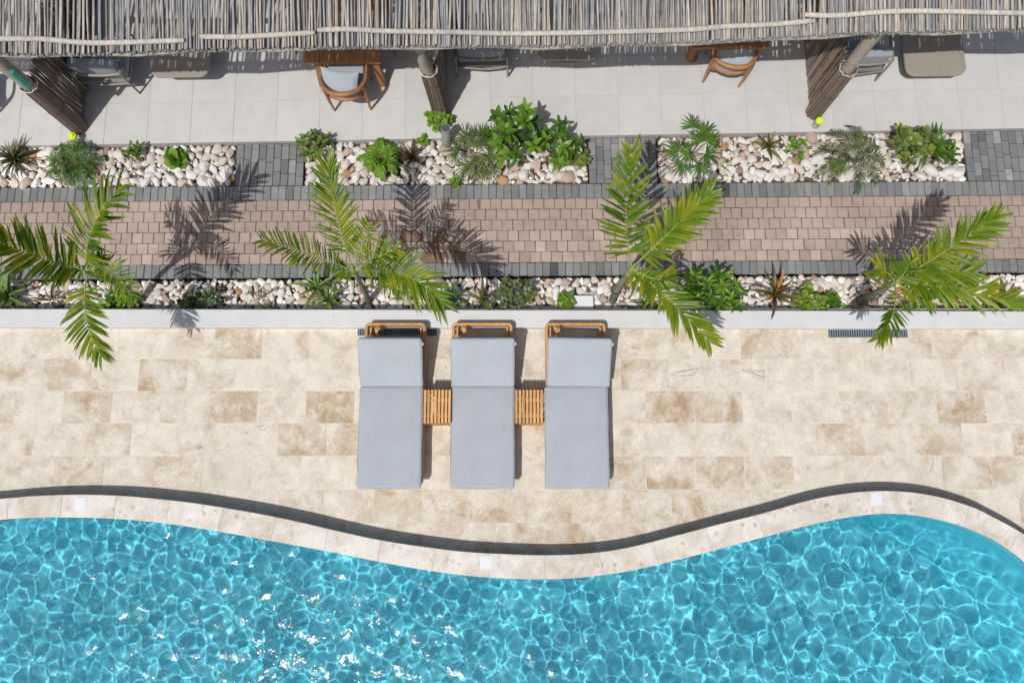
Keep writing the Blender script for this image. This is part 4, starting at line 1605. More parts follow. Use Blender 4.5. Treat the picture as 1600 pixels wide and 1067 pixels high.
def dining_chair(loc, rz, label, group):
    """curved teak armchair; its back is at -y"""
    t = thing('dining_chair', label, 'chair', loc, group, rz)
    loop = smooth_curve([(-.29, .22, .60), (-.295, .0, .625), (-.27, -.17, .66), (-.17, -.30, .695), (0, -.345, .705), (.17, -.30, .695), (.27, -.17, .66), (.295, .0, .625), (.29, .22, .60)], 41)
    rad = [.020 + .014 * math.exp(-((i - 20) / 9) ** 2) for i in range(41)]
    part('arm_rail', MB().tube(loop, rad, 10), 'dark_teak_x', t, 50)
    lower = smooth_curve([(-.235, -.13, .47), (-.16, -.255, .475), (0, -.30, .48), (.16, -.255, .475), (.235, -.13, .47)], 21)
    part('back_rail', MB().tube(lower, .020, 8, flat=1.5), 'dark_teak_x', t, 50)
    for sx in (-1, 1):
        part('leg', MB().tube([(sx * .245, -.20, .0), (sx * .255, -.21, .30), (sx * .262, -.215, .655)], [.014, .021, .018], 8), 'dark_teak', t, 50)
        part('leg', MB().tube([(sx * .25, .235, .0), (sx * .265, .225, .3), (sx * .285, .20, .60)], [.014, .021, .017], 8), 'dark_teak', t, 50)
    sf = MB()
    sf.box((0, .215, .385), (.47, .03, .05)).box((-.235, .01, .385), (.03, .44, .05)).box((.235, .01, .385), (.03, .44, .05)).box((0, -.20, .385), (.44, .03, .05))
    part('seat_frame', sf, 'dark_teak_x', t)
    part('back_lining', MB().tube([(v[0] * .93, v[1] * .93, v[2] + .035) for v in lower], .018, 8, flat=1.6), 'grey_fabric', t, 50)
    link('seat_cushion', rounded_box(.47, .44, .07, .022, 3, .008, 2, 'fabric', 'seat_cushion'), t, (0, .02, .445))
    return t


UNIT = [(0, 550.5, 172.5), (1, 1128, 133)]
g1 = 'teak dining chairs under the stick roof'
c1 = at(550.5, 172.5, FL) + Vector((0, .20, 0))
dining_chair(c1, R(2), 'brown teak armchair with a grey pillow, fully out in the sun at the left table', g1)
pm = pillow_mesh(.50, .32, .15, 'fabric')
t = link('pillow', pm, None, Matrix.Translation(c1 + Vector((-.055, -.11, .585))) @ Matrix.Rotation(R(-9), 4, 'Z') @ Matrix.Rotation(R(38), 4, 'X'))
t['label'], t['category'], t['group'] = 'plump grey pillow in sun leaning in the chair at the left table', 'pillow', 'pillows on the teak chairs'
c2 = at(1129, 133, FL) + Vector((0, .20, 0))
dining_chair(c2, R(-8), 'brown teak armchair with a grey pillow, tucked under the right rough edged table', g1)
t = link('pillow', pm, None, Matrix.Translation(c2 + Vector((.02, -.09, .575))) @ Matrix.Rotation(R(-10), 4, 'Z') @ Matrix.Rotation(R(40), 4, 'X'))
t['label'], t['category'], t['group'] = 'plump grey pillow in stripes of shade in the chair at the right table', 'pillow', 'pillows on the teak chairs'
c3 = at(463, 92, FL)
dining_chair(c3 + Vector((.20, .32, 0)), R(-90), 'teak chair mostly under the roof on the left side of the left table', g1)
c4 = at(645, 94, FL)
dining_chair(c4 + Vector((-.02, .32, 0)), R(90), 'teak chair mostly under the roof on the right side of the left table', g1)
c5 = at(-12, 186, FL)
dining_chair(c5 + Vector((-.235, .20, 0)), R(3), 'teak chair at the left edge of the terrace beside the left post', g1)
c6 = at(1226, 62, FL)
dining_chair(c6 + Vector((.0, .34, 0)), R(90), 'teak chair mostly under the roof on the right side of the right table', g1)

# tables
zt = FL + .74
p0, p1 = at(475, 98, zt), at(594, 98, zt)
w = p1.x - p0.x
t = thing('dining_table', 'brown teak dining table of five broad boards under the left half of the roof', 'table', ((p0.x + p1.x) / 2, p0.y + .7, FL), 'dining tables under the roof')
for i in range(5):
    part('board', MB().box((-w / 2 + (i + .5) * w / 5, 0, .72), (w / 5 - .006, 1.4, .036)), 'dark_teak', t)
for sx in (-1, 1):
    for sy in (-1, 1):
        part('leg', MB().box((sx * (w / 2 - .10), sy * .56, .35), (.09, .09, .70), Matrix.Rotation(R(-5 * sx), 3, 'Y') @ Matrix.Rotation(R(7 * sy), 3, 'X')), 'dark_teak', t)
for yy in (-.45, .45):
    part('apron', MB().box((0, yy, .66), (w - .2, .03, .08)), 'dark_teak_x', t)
p0, p1 = at(1082, 75, zt), at(1202, 73, zt)
w = p1.x - p0.x
t = thing('dining_table', 'brown rough edged wooden table on log feet under the right half of the roof', 'table', ((p0.x + p1.x) / 2, p0.y + .6, FL), 'dining tables under the roof')
for i in range(4):
    hh = 1.2 / 4
    ya = -.6 + i * hh
    rr = random.Random(i)
    edge = [(-w / 2 + rr.uniform(-.03, .03), ya + .003), (w / 2 + rr.uniform(-.03, .03), ya + .003), (w / 2 + rr.uniform(-.03, .03), ya + hh - .003), (-w / 2 + rr.uniform(-.03, .03), ya + hh - .003)]
    if i == 0:
        edge = [(-w / 2 + w * k / 9, ya + rr.uniform(-.018, .018)) for k in range(10)] + edge[2:]
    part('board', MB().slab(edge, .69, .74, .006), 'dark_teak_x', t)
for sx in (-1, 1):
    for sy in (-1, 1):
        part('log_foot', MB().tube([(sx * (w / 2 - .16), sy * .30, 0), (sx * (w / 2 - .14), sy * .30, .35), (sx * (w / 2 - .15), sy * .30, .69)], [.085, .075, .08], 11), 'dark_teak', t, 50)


def armchair(loc, rz, label):
    """grey tube armchair with cushions; its back is at -y, origin between the rear feet"""
    t = thing('armchair', label, 'armchair', loc, 'grey metal armchairs under the roof', rz)
    W = .35
    for sx in (-1, 1):
        part('leg', MB().tube([(sx * W, 0, 0), (sx * W * .985, -.01, .27), (sx * W * .97, -.015, .545)], .015, 8, flat=1.0), 'taupe_metal', t, 50)
        part('leg', MB().tube([(sx * W, .62, 0), (sx * W, .62, .54)], .015, 8), 'taupe_metal', t, 50)
        part('arm', MB().tube([(sx * W * .97, -.02, .55), (sx * W, .3, .56), (sx * W, .64, .555)], .021, 8, flat=.6), 'taupe_metal', t, 50)
    part('back_rail', MB().tube([(-W * .97, -.015, .55), (-W * .5, -.045, .555), (0, -.055, .555), (W * .5, -.045, .555), (W * .97, -.015, .55)], .021, 8, flat=.7), 'taupe_metal', t, 50)
    part('lower_rail', MB().tube([(-W * .98, -.005, .28), (0, -.04, .28), (W * .98, -.005, .28)], .015, 8), 'taupe_metal', t, 50)
    part('seat_frame', MB().box((0, .31, .27), (2 * W - .04, .60, .03)), 'taupe_metal', t)
    link('seat_cushion', rounded_box(2 * W - .06, .56, .11, .03, 3, .01, 2, 'grey_fabric', 'seat_cushion'), t, (0, .34, .34))
    link('back_cushion', rounded_box(2 * W - .08, .13, .36, .035, 3, .0, 2, 'grey_fabric', 'back_cushion'), t, Matrix.Translation((0, .08, .50)) @ Matrix.Rotation(R(8), 4, 'X'))
    return t


armchair((at(140, 146, FL) + at(218, 144, FL)) / 2, R(-2), 'grey cushioned metal armchair right beside the left brushwood screen')
armchair((at(715, 121, FL) + at(793, 121, FL)) / 2, R(1), 'grey cushioned metal armchair to the right of the middle post')
a_ = at(1367, 129, FL)
armchair(a_ + Vector((-.35, 0, 0)), R(3), 'grey cushioned metal armchair partly hidden behind the right post')


def coffee_table(x0, x1, ys, label):
    z = FL + .36
    p0, p1 = at(x0, ys, z), at(x1, ys, z)
    w = p1.x - p0.x
    d = .82
    t = thing('coffee_table', label, 'coffee table', ((p0.x + p1.x) / 2, p0.y + d / 2, FL), 'taupe coffee tables under the roof', R(.8))

    def rr_poly(w_, d_, r):
        out = []
        for cx_, cy_, a0_ in ((w_ / 2 - r, d_ / 2 - r, 0), (-w_ / 2 + r, d_ / 2 - r, 90), (-w_ / 2 + r, -d_ / 2 + r, 180), (w_ / 2 - r, -d_ / 2 + r, 270)):
            for k in range(8):
                a = R(a0_ + 90 * k / 7)
                out.append((cx_ + r * math.cos(a), cy_ + r * math.sin(a)))
        return out
    part('table_top', MB().slab(rr_poly(w, d, .13), .325, .36, .008), 'taupe', t, 30)
    part('pedestal', MB().slab(rr_poly(w * .5, d * .5, .1), .02, .324, 0), 'taupe', t, 30)
    part('foot_plate', MB().slab(rr_poly(w * .6, d * .6, .1), 0, .0195, .004), 'taupe', t, 30)


coffee_table(233, 325, 120, 'taupe rounded coffee table right of the left armchair')
coffee_table(838, 933, 93.5, 'taupe rounded coffee table right of the middle armchair')
coffee_table(1416, 1511, 118, 'taupe rounded coffee table in half sun right of the right post')

# ------------------------------------------------------------------ plants: leaves
def leaf_mesh(kind, mat, seed=0):
    """one leaf of length 1 along +y, lying in the xy plane, upper side +z"""
    rr = random.Random(seed)
    n = {'oval': 6, 'strap': 6, 'round': 6, 'needle': 3}[kind]
    vs, fs = [], []
    for i in range(n + 1):
        k = i / n
        if kind == 'oval':
            w = .21 * math.sin(PI * min(1, k * .96 + .03)) ** .75
            z = .06 * math.sin(PI * k) - .14 * k * k
            fold = .35
        elif kind == 'round':
            w = .30 * max(0, math.sin(PI * min(1, k * .93 + .05))) ** .55
            z = .07 * math.sin(PI * k) - .10 * k * k
            fold = .22
        elif kind == 'strap':
            w = .075 * (1 - k ** 2.2) ** .8 * (.55 + .6 * min(1, k * 4))
            z = .12 * math.sin(PI * k * .8) - .20 * k ** 2.2
            fold = .45
        else:
            w = .035 * (1 - k) + .004
            z = .05 * k - .12 * k * k
            fold = .4
        if i == n:
            w = .004
        tw = rr.uniform(-.01, .01)
        vs += [(-w + tw, k, z + w * fold), (tw, k, z), (w + tw, k, z + w * fold)]
    for i in range(n):
        a, b_ = 3 * i, 3 * (i + 1)
        fs += [(a, a + 1, b_ + 1, b_), (a + 1, a + 2, b_ + 2, b_ + 1)]
    return MB().add(vs, fs).mesh('leaf', mat, 'all')


_leaves = {}


def leaf(kind, mat, rr):
    s = rr.randrange(4)
    if (kind, mat, s) not in _leaves:
        _leaves[(kind, mat, s)] = leaf_mesh(kind, mat, s)
    return _leaves[(kind, mat, s)]


def leaf_mtx(base, az, tilt, length, wid=1.0, roll=0.0):
    """leaf from base, towards azimuth az (0 = +y, clockwise), tilt above the horizon"""
    return Matrix.Translation(base) @ Matrix.Rotation(-az, 4, 'Z') @ Matrix.Rotation(tilt, 4, 'X') @ Matrix.Rotation(roll, 4, 'Y') @ Matrix.Diagonal((length * wid, length, length, 1))


def rosette(px, py, z, label, mat, n, length, wid=1.0, kind='strap', tilts=(5, 80), seed=1, name='strap_leaf_plant', stem_h=0.0, cat='plant', group=None, mats=None):
    rr = random.Random(seed)
    t = thing(name, label, cat, at(px, py, z), group)
    if stem_h > .03:
        part('stem', MB().tube([(0, 0, -.04), (.01, .01, stem_h * .5), (0, 0, stem_h + .02)], [.018, .015, .012], 7), 'stem', t, 50)
    for i in range(n):
        k = (i + .5) / n
        az = i * 2.39996 + rr.uniform(-.25, .25)
        tilt = R(lerp(tilts[0], tilts[1], k) + rr.uniform(-8, 8))
        L_ = length * rr.uniform(.8, 1.12) * (1 - .25 * k)
        m_ = rr.choice(mats) if mats else mat
        link('leaf', leaf(kind, m_, rr), t, leaf_mtx((.012 * math.sin(az), .012 * math.cos(az), stem_h + .02 * k), az, tilt, L_, wid * rr.uniform(.85, 1.15), rr.uniform(-.3, .3)))
    return t


def shrub(px, py, z, label, mats, stems, spread, height, leaf_len, per=7, wid=1.0, kind='oval', seed=1, name='leafy_shrub', lean=(0, 0), group=None):
    """several stems, each ending in a whorl of leaves"""
    rr = random.Random(seed)
    t = thing(name, label, 'shrub' if height > .25 else 'plant', at(px, py, z), group)
    st = MB()
    tips = []
    for i in range(stems):
        a = i * 2.39996 + rr.uniform(-.4, .4)
        r_ = spread * math.sqrt((i + .5) / stems)
        h_ = height * rr.uniform(.65, 1.08) * (1 - .35 * (r_ / spread) ** 2)
        tip = Vector((r_ * math.sin(a) + lean[0] * h_, r_ * math.cos(a) + lean[1] * h_, h_))
        st.tube([(0, 0, -.03), tip * .5 + Vector((0, 0, .12 * h_)), tip], [.009, .007, .005], 5)
        tips.append(tip)
    part('stems', st, 'stem', t, 60)
    for tip in tips:
        m_ = rr.choice(mats)
        a0_ = rr.uniform(0, 6)
        for k in range(per):
            az = a0_ + k * 2.39996
            tilt = R(lerp(-12, 58, k / max(1, per - 1)) + rr.uniform(-14, 14))
            L_ = leaf_len * rr.uniform(.75, 1.15)
            dz = -.35 * leaf_len * (1 - k / per)
            link('leaf', leaf(kind, m_, rr), t, leaf_mtx(tip + Vector((0, 0, dz)), az, tilt, L_, wid * rr.uniform(.85, 1.15), rr.uniform(-.35, .35)))
    return t


def frond_mb(P0, P1, P2, n, ll, lw, start=.16, spread=(75, 28), droop=.25, vee=.30, twist=0.0, seed=0, rad=.011, one_side=0, z_up=Vector((0, 0, 1))):
    """(leaflets, rib) of a feather leaf along the curve P0 - through P1 - P2"""
    rr = random.Random(seed)
    C_ = P1 * 2 - (P0 + P2) * .5
    B = lambda s: P0 * (1 - s) ** 2 + C_ * 2 * s * (1 - s) + P2 * s * s
    T = lambda s: ((C_ - P0) * 2 * (1 - s) + (P2 - C_) * 2 * s).normalized()
    rib = MB().tube([B(i / 12) for i in range(13)], [rad * (1 - .85 * i / 12) for i in range(13)], 6)
    lf = MB()
    n = int(n * 1.18)
    for i in range(n):
        s = start + (1 - start) * (i + rr.uniform(.2, .8)) / n
        p, t = B(s), T(s)
        side = t.cross(z_up)
        if side.length < .15:
            side = t.cross(Vector((0, 1, 0)))
        side.normalize()
        up = side.cross(t).normalized()
        q = Matrix.Rotation(twist * (.4 + .6 * s), 3, t)
        side, up = q @ side, q @ up
        for sg in (-1, 1):
            if one_side and sg != one_side and rr.random() < .6:
                continue
            a = R(lerp(spread[0], spread[1], s) + rr.uniform(-9, 9))
            L_ = ll * rr.choice((1, 1, 1, .8)) * (.45 + .55 * math.sin(PI * min(1, (s - start) / (1 - start) * .85 + .12)) ** .8) * rr.uniform(.85, 1.1)
            d = (t * math.cos(a) + side * sg * math.sin(a) + up * (vee + rr.uniform(-.22, .22))).normalized()
            w = d.cross(up)
            w.normalize()
            w = (w + up * rr.uniform(-.8, .8)).normalized()
            lift = up
            vs, fs = [], []
            m_ = 5
            for j in range(m_ + 1):
                k = j / m_
                c = p + d * (L_ * k) + Vector((0, 0, -1)) * (droop * L_ * k * k * rr.uniform(.8, 1.2)) + lift * .0
                hw = lw * .465 * (math.sin(PI * min(1, .14 + k * .82)) ** .9) * (1 if k < .99 else .1)
                f_ = hw * .45
                vs += [c - w * hw + lift * f_, c, c + w * hw + lift * f_]
            for j in range(m_):
                a_, b_ = 3 * j, 3 * j + 3
                fs += [(a_, a_ + 1, b_ + 1, b_), (a_ + 1, a_ + 2, b_ + 2, b_ + 1)]
            lf.add(vs, fs)
    return lf, rib


def palm(label, base, crown, hc, fronds, seed, trunk_r=.035, bend=(0, 0)):
    b_ = at(*base, ZB)
    c = at(*crown, hc)
    t = thing('palm_tree', label, 'palm', b_, 'young palms in the lower pebble bed')
    rr = random.Random(seed)
    pts, rad = [], []
    n = 22
    for i in range(n + 1):
        k = i / n
        p = b_.lerp(c, k) + Vector((bend[0] * math.sin(PI * k), bend[1] * math.sin(PI * k), 0))
        pts.append(p)
        rad.append(trunk_r * (1.35 - .55 * k ** .6) * (1.06 if i % 2 else .97))
    part('trunk', MB().tube(pts, rad, 11), 'trunk', t, 60, local=False)
    # green shaft at the top from which the leaves spring
    d = (pts[-1] - pts[-4]).normalized()
    part('crown_shaft', MB().tube([pts[-3], pts[-1], pts[-1] + d * .16], [trunk_r * .95, trunk_r * .8, trunk_r * .35], 9), 'rachis', t, 60, local=False)
    for fi, f in enumerate(fronds):
        (mx, my, mz), (ex, ey, ez) = f[0], f[1]
        opt = f[2] if len(f) > 2 else {}
        opt = dict(dict(n=24, ll=.42, lw=.038), **opt)
        mat = opt.pop('mat', 'palm_leaf')
        P0 = c + d * .05
        if 'p0' in opt:
            P0 = at(*opt.pop('p0'))
        lf, rib = frond_mb(P0, at(mx, my, mz), at(ex, ey, ez), seed=seed * 31 + fi, **opt)
        o = part('frond', lf, mat, t, 'all', local=False)
        me = rib.mesh('rib', 'rachis', 50, b_)
        link('rib', me, o)
    return t


palm('young palm at the left edge, one long frond hanging over the wall onto the deck', (222, 468), (140, 428), 1.35, [
    ((143, 362, 1.75), (189, 294, 2.05), dict(n=24, ll=.50, lw=.05, twist=-.25)),
    ((66, 404, 1.8), (-14, 374, 2.2), dict(n=24, ll=.46, lw=0.0444, twist=.25, droop=.12)),
    ((172, 422, 1.5), (208, 468, 1.5), dict(n=22, ll=.24, lw=0.0252, mat='palm_leaf', spread=(85, 40))),
    ((134, 492, 1.45), (158, 556, 1.38), dict(n=26, ll=.34, lw=0.0340, droop=.15)),
    ((118, 420, 1.5), (100, 432, 1.42), dict(n=8, ll=.26, lw=0.0370)),
    ((150, 415, 1.45), (160, 400, 1.5), dict(n=8, ll=.22, lw=0.0296))], 3, .034, (-.02, .05))
palm('young palm left of the middle with four spreading fronds, behind the first lounger', (577, 471), (553, 424), 1.3, [
    ((527, 340, 1.75), (512, 252, 1.95), dict(n=30, ll=.40, lw=0.0326, twist=-.3, spread=(60, 24))),
    ((480, 398, 1.8), (410, 376, 2.1), dict(n=26, ll=.32, lw=0.0266, twist=.2, droop=.35)),
    ((567, 380, 1.75), (578, 346, 2.05), dict(n=24, ll=.26, lw=0.0252, twist=.2)),
    ((628, 428, 1.65), (693, 476, 1.6), dict(n=30, ll=.42, lw=0.0355, spread=(70, 25), twist=.15)),
    ((585, 405, 1.55), (618, 390, 1.7), dict(n=12, ll=.34, lw=0.0370)),
    ((540, 425, 1.4), (530, 420, 1.4), dict(n=6, ll=.22, lw=0.0333))], 7, .032)
palm('tall palm right of the loungers with a bare leaning trunk and broad bright fronds', (957, 470), (986, 421), 1.0, [
    ((978, 345, 1.6), (987, 238, 2.05), dict(n=20, ll=.46, lw=0.0555, spread=(62, 22), twist=-.25)),
    ((1045, 364, 1.55), (1107, 304, 1.85), dict(n=26, ll=.44, lw=0.0488, spread=(62, 22), twist=.1)),
    ((1046, 470, 1.15), (1108, 534, 1.0), dict(n=24, ll=.40, lw=0.0429, spread=(60, 25), droop=.15)),
    ((1022, 436, 1.15), (1052, 432, 1.1), dict(n=9, ll=.30, lw=0.0370)),
    ((1000, 432, 1.1), (1012, 446, 1.05), dict(n=8, ll=.30, lw=0.0407))], 11, .042, (-.04, -.02))
palm('palm near the right edge with a bare slanting trunk, fronds fanning to the right', (1344, 472), (1396, 442), 1.12, [
    ((1478, 392, 1.6), (1557, 338, 1.95), dict(n=28, ll=.42, lw=0.0400, spread=(65, 22), twist=.15)),
    ((1478, 450, 1.35), (1592, 474, 1.3), dict(n=26, ll=.42, lw=0.0370, spread=(60, 22))),
    ((1455, 428, 1.35), (1522, 425, 1.5), dict(n=16, ll=.40, lw=0.0370)),
    ((1396, 486, 1.4), (1374, 527, 1.38), dict(n=18, ll=.30, lw=0.0333, droop=.1, spread=(55, 20))),
    ((1388, 428, 1.3), (1372, 420, 1.35), dict(n=8, ll=.34, lw=0.0444)),
    ((1412, 428, 1.3), (1420, 410, 1.4), dict(n=8, ll=.28, lw=0.0370)),
    ((1430, 460, 1.15), (1450, 470, 1.0), dict(n=10, ll=.28, lw=0.0370))], 17, .042)


def feather_plant(px, py, z, label, n, length, height, mat, seed, ll=.14, lw=.014, nl=26, name='feather_palm', az0=0.0, arc=2 * PI, upright=.5):
    rr = random.Random(seed)
    b_ = at(px, py, z)
    t = thing(name, label, 'plant', b_)
    part('stem', MB().tube([(0, 0, -.04), (0, 0, height * .25)], [.03, .022], 8), 'stem', t, 60)
    for i in range(n):
        az = az0 + arc * (i + rr.uniform(-.3, .3)) / n
        L_ = length * rr.uniform(.75, 1.1)
        dv_ = Vector((math.sin(az), math.cos(az), 0))
        up = height * rr.uniform(.6, 1.1)
        P0 = Vector((0, 0, height * .2))
        P1 = dv_ * L_ * .5 + Vector((0, 0, up))
        P2 = dv_ * L_ + Vector((0, 0, up * upright))
        lf, rib = frond_mb(P0, P1, P2, nl, ll, lw, start=.12, spread=(70, 30), droop=.2, vee=.2, seed=seed * 17 + i, rad=.005)
        o = part('frond', lf, mat, t, 'all')
        link('rib', rib.mesh('rib', 'stem', 60), o)
    return t


def fan_plant(px, py, z, label, fans, mat, seed, name='fan_palm', nl=11, flen=.16, lw=.03):
    """fans: (dx, dy, height, azimuth) of each hand-shaped leaf"""
    rr = random.Random(seed)
    b_ = at(px, py, z)
    t = thing(name, label, 'plant', b_)
    st = MB()
    for dx, dy, h_, az in fans:
        tip = Vector((dx, dy, h_))
        st.tube([(0, 0, -.02), tip * .55 + Vector((0, 0, h_ * .2)), tip], [.008, .006, .005], 5)
        lf = MB()
        for k in range(nl):
            a = az + R(lerp(-105, 105, k / (nl - 1)) + rr.uniform(-5, 5))
            L_ = flen * rr.uniform(.85, 1.1) * (1 - .22 * abs(2 * k / (nl - 1) - 1))
            d = Vector((math.sin(a), math.cos(a), rr.uniform(.05, .3)))
            w = Vector((d.y, -d.x, rr.uniform(-.2, .2))).normalized()
            vs, fs = [], []
            for j in range(5):
                q = j / 4
                c = tip + d * L_ * q + Vector((0, 0, -.35 * L_ * q * q))
                hw = lw * .465 * (math.sin(PI * min(1, .2 + q * .72)) ** .7) * (1 if j < 4 else .2)
                vs += [c - w * hw + Vector((0, 0, hw * .4)), c, c + w * hw + Vector((0, 0, hw * .4))]
            for j in range(4):
                a_, c_ = 3 * j, 3 * j + 3
                fs += [(a_, a_ + 1, c_ + 1, c_), (a_ + 1, a_ + 2, c_ + 2, c_ + 1)]
            lf.add(vs, fs)
        part('fan_leaf', lf, mat, t, 'all')
    part('stems', st, 'stem', t, 60)
    return t


ZS = -.15      # about the top of the pebbles
# upper left bed
rosette(28, 252, ZS, 'dark purple and green spiky rosette at the left end of the upper pebbles', 'purple', 46, .36, .62, tilts=(0, 75), seed=2, name='spiky_plant', mats=['purple', 'purple', 'purple', 'olive'])
feather_plant(122, 262, ZS, 'dense dark green feathery palmlet beside the left jar', 15, .34, .22, 'green', 5, ll=.13, lw=.0085, nl=26)
shrub(214, 243, ZS, 'thin sprig of a few dark leaves in the left upper bed', ['green'], 4, .10, .20, .13, 4, seed=4, name='small_sprig')
rosette(277, 250, ZS, 'small bright green tuft at the right of the left upper bed', 'bright', 17, .19, 1.9, 'oval', (0, 65), 6, 'leafy_tuft', mats=['bright', 'green'])
# upper middle bed
shrub(494, 236, ZS, 'olive green round leaved shrub at the left corner of the middle bed', ['olive', 'agave', 'olive'], 12, .20, .28, .11, 6, 1.15, 'oval', 8)
feather_plant(598, 254, ZS, 'lush bright green fern in the middle bed', 13, .30, .20, 'bright', 21, ll=.085, lw=.032, nl=13, name='fern')
rosette(645, 250, ZS, 'reddish brown upright strap plant beside the fern', 'rust', 13, .30, 1.1, tilts=(15, 85), seed=10, name='strap_leaf_plant')
shrub(686, 193, -.10, 'lime green small leaved bush at the foot of the middle post', ['bright'], 13, .16, .26, .07, 6, 1.5, 'round', 12, name='lime_bush', lean=(0, 0))
shrub(664, 222, ZS, 'little lime green runner beside the grey pipe', ['bright'], 3, .08, .10, .06, 5, 1.4, 'round', 13, name='small_sprig')
fan_plant(742, 252, ZS, 'spiky olive green fan palm between the pipe and the big glossy shrub',
          [(-.10, .16, .40, -.5), (.10, .17, .40, .4), (-.22, -.02, .34, -1.4), (.20, -.04, .36, 1.4), (-.08, -.20, .30, -2.8), (.14, -.22, .28, 2.6), (0, .0, .46, .1), (.05, -.1, .4, 3.1)], 'drypalm', 14, 'fan_palm', 17, .25, .017)
shrub(806, 238, ZS, 'tall glossy deep green shrub leaning over the terrace edge', ['green', 'green', 'bright', 'deep'], 16, .36, .85, .17, 7, 1.0, 'oval', 15, lean=(-.05, .05))
shrub(866, 243, ZS, 'second glossy green shrub, lower and right of the tall one', ['green', 'bright', 'green'], 12, .31, .55, .16, 7, .9, 'oval', 16)
shrub(905, 252, ZS, 'yellowish green little bush at the right end of the middle bed', ['yellowish', 'olive'], 7, .11, .16, .085, 6, 1.3, 'round', 18, name='small_bush')
shrub(712, 286, ZS, 'tiny bright weed at the lower rim of the middle bed', ['bright'], 5, .07, .08, .06, 5, 1.4, 'round', 19, name='small_weed')
# upper right bed
fan_plant(1076, 248, ZS, 'dark green lady palm with five hand shaped leaves at the left of the right bed',
          [(-.05, .22, .50, .0), (.15, .02, .48, .9), (-.24, -.04, .34, -1.2), (-.16, -.22, .30, -2.6), (.06, -.24, .30, 2.9), (.02, .0, .52, -.3), (.10, .14, .5, .5), (-.10, -.10, .42, -1.9), (.13, -.12, .40, 2.0)], 'green', 20, 'lady_palm', 12, .225, .021)
rosette(1118, 232, ZS, 'single upright brown tipped leaf beside the lady palm', 'rust', 3, .26, 1.2, tilts=(50, 85), seed=22, name='leaf_shoot', mats=['green', 'rust'])
rosette(1124, 258, ZS, 'little pair of pale leaves below the lady palm', 'agave', 4, .20, .9, tilts=(5, 25), seed=23, name='leaf_shoot')
rosette(1199, 232, ZS, 'olive and brown strap plant in the right upper bed', 'rust', 14, .27, 1.25, tilts=(5, 85), seed=24, mats=['rust', 'olive', 'rust'])
shrub(1247, 234, ZS, 'small bright creeper in the middle of the right upper bed', ['bright'], 8, .17, .06, .06, 5, 1.4, 'round', 25, name='creeper')
feather_plant(1322, 252, ZS, 'feathery date palm with long drooping fronds in the right upper bed', 10, .46, .34, 'drypalm', 27, ll=.15, lw=.010, nl=26, upright=.2)
shrub(1306, 264, ZS, 'bright green sprig at the foot of the feathery date palm', ['bright'], 4, .08, .15, .08, 5, 1.3, 'round', 28, name='small_sprig')
shrub(1408, 240, ZS, 'pale green round leaved shrub right of the feathery date palm', ['olive', 'yellowish', 'agave'], 20, .26, .50, .095, 7, 1.3, 'round', 29)
rosette(1440, 240, ZS, 'dark glossy strap leaved plant at the right end of the upper pebbles', 'green', 34, .36, .95, tilts=(-5, 80), seed=30, stem_h=.16, mats=['green', 'green', 'deep'])
shrub(1476, 244, ZS, 'low jagged green bush at the right corner of the right upper bed', ['green', 'bright'], 6, .12, .16, .13, 6, .8, 'oval', 31, name='small_bush')
# lower bed
rosette(16, 466, ZS, 'big pale green strap rosette at the left end of the lower bed', 'agave', 26, .42, 1.0, tilts=(0, 80), seed=32, name='agave')
rosette(82, 470, ZS, 'dry brown strap leaf clump under the left palm', 'rust', 6, .30, .9, tilts=(0, 40), seed=33)
shrub(190, 474, ZS, 'low green leaf clump against the wall under the left palm', ['green', 'bright'], 9, .20, .10, .10, 5, 1.2, 'round', 34, name='small_bush')
shrub(303, 474, ZS, 'dark small leaved ground bush against the wall, left one of two', ['deep', 'greyleaf'], 11, .15, .14, .06, 6, 1.3, 'round', 35, name='small_bush')
shrub(334, 470, ZS, 'dark small leaved ground bush against the wall, right one of two', ['deep', 'greyleaf'], 11, .15, .15, .06, 6, 1.3, 'round', 36, name='small_bush')
shrub(408, 464, ZS, 'creeping brown twig with a few green leaves on the lower pebbles', ['yellowish'], 4, .22, .05, .06, 3, 1.0, 'oval', 37, name='creeper')
rosette(500, 455, ZS, 'fresh green strap rosette, the upper one beside the second palm', 'agave', 15, .34, 1.05, tilts=(0, 75), seed=38, stem_h=.12)
rosette(517, 472, ZS, 'fresh green strap rosette, the lower one against the wall', 'agave', 15, .30, 1.05, tilts=(0, 75), seed=39, stem_h=.08)
rosette(708, 470, ZS, 'blue green spiky rosette between the second palm and the wall', 'bluegreen', 32, .28, .85, tilts=(0, 80), seed=40, name='spiky_plant', stem_h=.10)
rosette(756, 470, ZS, 'thin upright olive and brown plant behind the middle lounger', 'rust', 7, .40, .9, tilts=(25, 88), seed=41, mats=['olive', 'rust'])
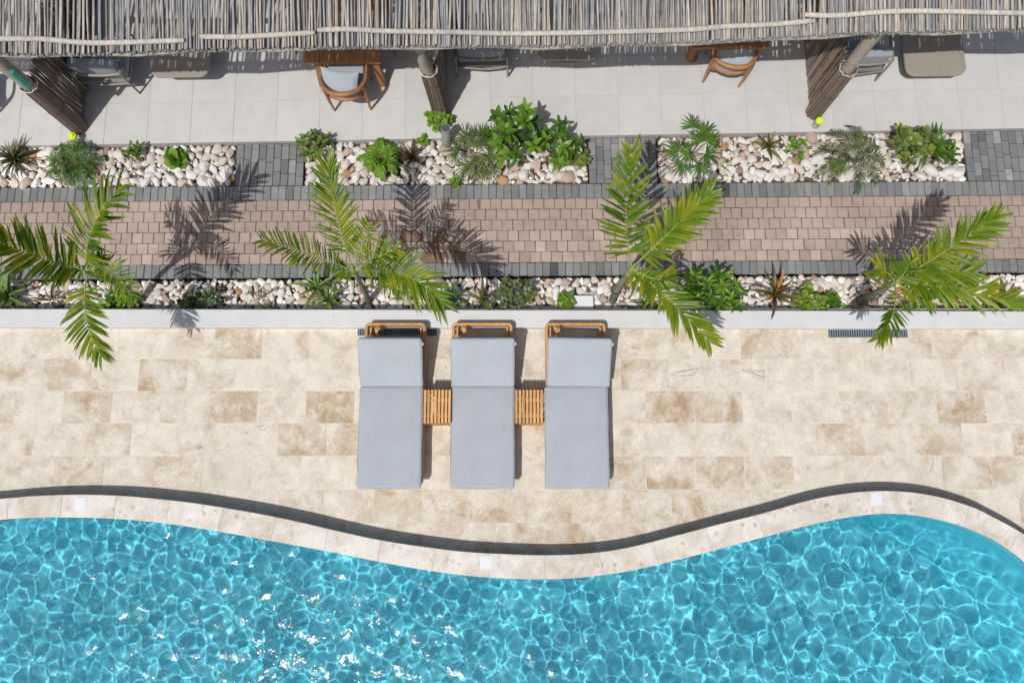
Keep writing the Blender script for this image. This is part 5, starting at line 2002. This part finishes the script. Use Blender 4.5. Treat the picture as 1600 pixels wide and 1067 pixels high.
shrub(806, 472, ZS, 'grey green bushy ground plant behind the gap beside the middle lounger', ['greyleaf', 'greyleaf', 'olive'], 19, .28, .22, .085, 6, 1.2, 'round', 42, name='grey_bush')
shrub(882, 474, ZS, 'small round yellow green bush left of the white box', ['yellowish', 'bright'], 10, .11, .16, .065, 6, 1.4, 'round', 43, name='small_bush')
rosette(1012, 474, ZS, 'dark green straps under the third palm', 'deep', 10, .30, .8, tilts=(0, 40), seed=44)
shrub(1094, 462, ZS, 'tall fresh green shrub behind the third palm, the left of two', ['green', 'bright'], 17, .28, .55, .15, 9, .7, 'oval', 45)
shrub(1126, 470, ZS, 'lower fresh green shrub against the wall, the right of two', ['bright', 'green'], 13, .24, .28, .14, 8, .7, 'oval', 46)
rosette(1204, 466, ZS, 'brown and orange strap plant reaching over the path border', 'rust', 17, .44, .85, tilts=(25, 88), seed=47, stem_h=.12, mats=['rust', 'olive', 'rust', 'orange'])
shrub(1258, 474, ZS, 'bright round leaved bush against the wall right of the brown strap plant', ['bright', 'yellowish'], 15, .20, .20, .085, 6, 1.4, 'round', 48, name='round_leaf_bush')
shrub(1298, 477, ZS, 'smaller bright bush against the wall, left of the right palm trunk', ['bright', 'green'], 9, .14, .13, .075, 6, 1.4, 'round', 49, name='round_leaf_bush')
shrub(1428, 470, ZS, 'pale yellow green undergrowth beneath the right palm', ['yellowish', 'agave'], 10, .24, .22, .10, 5, .8, 'oval', 50, name='undergrowth_bush')
shrub(1484, 466, ZS, 'mixed pale leafy plant under the right palm fronds', ['agave', 'yellowish', 'green'], 12, .26, .25, .11, 5, 1.0, 'round', 51, name='leafy_plant')
rosette(1562, 474, ZS, 'dark olive and brown strap plant at the right end of the lower bed', 'rust', 14, .38, 1.0, tilts=(0, 70), seed=52, mats=['rust', 'olive'])
# a fallen orange leaf
lo_ = link('fallen_leaf', leaf_mesh('oval', 'orange', 3), None, leaf_mtx(at(797, 475, ZS + .05), 2.9, .1, .11, 1.4))
lo_['label'], lo_['category'] = 'fallen orange leaf lying in the grey green bush', 'leaf'
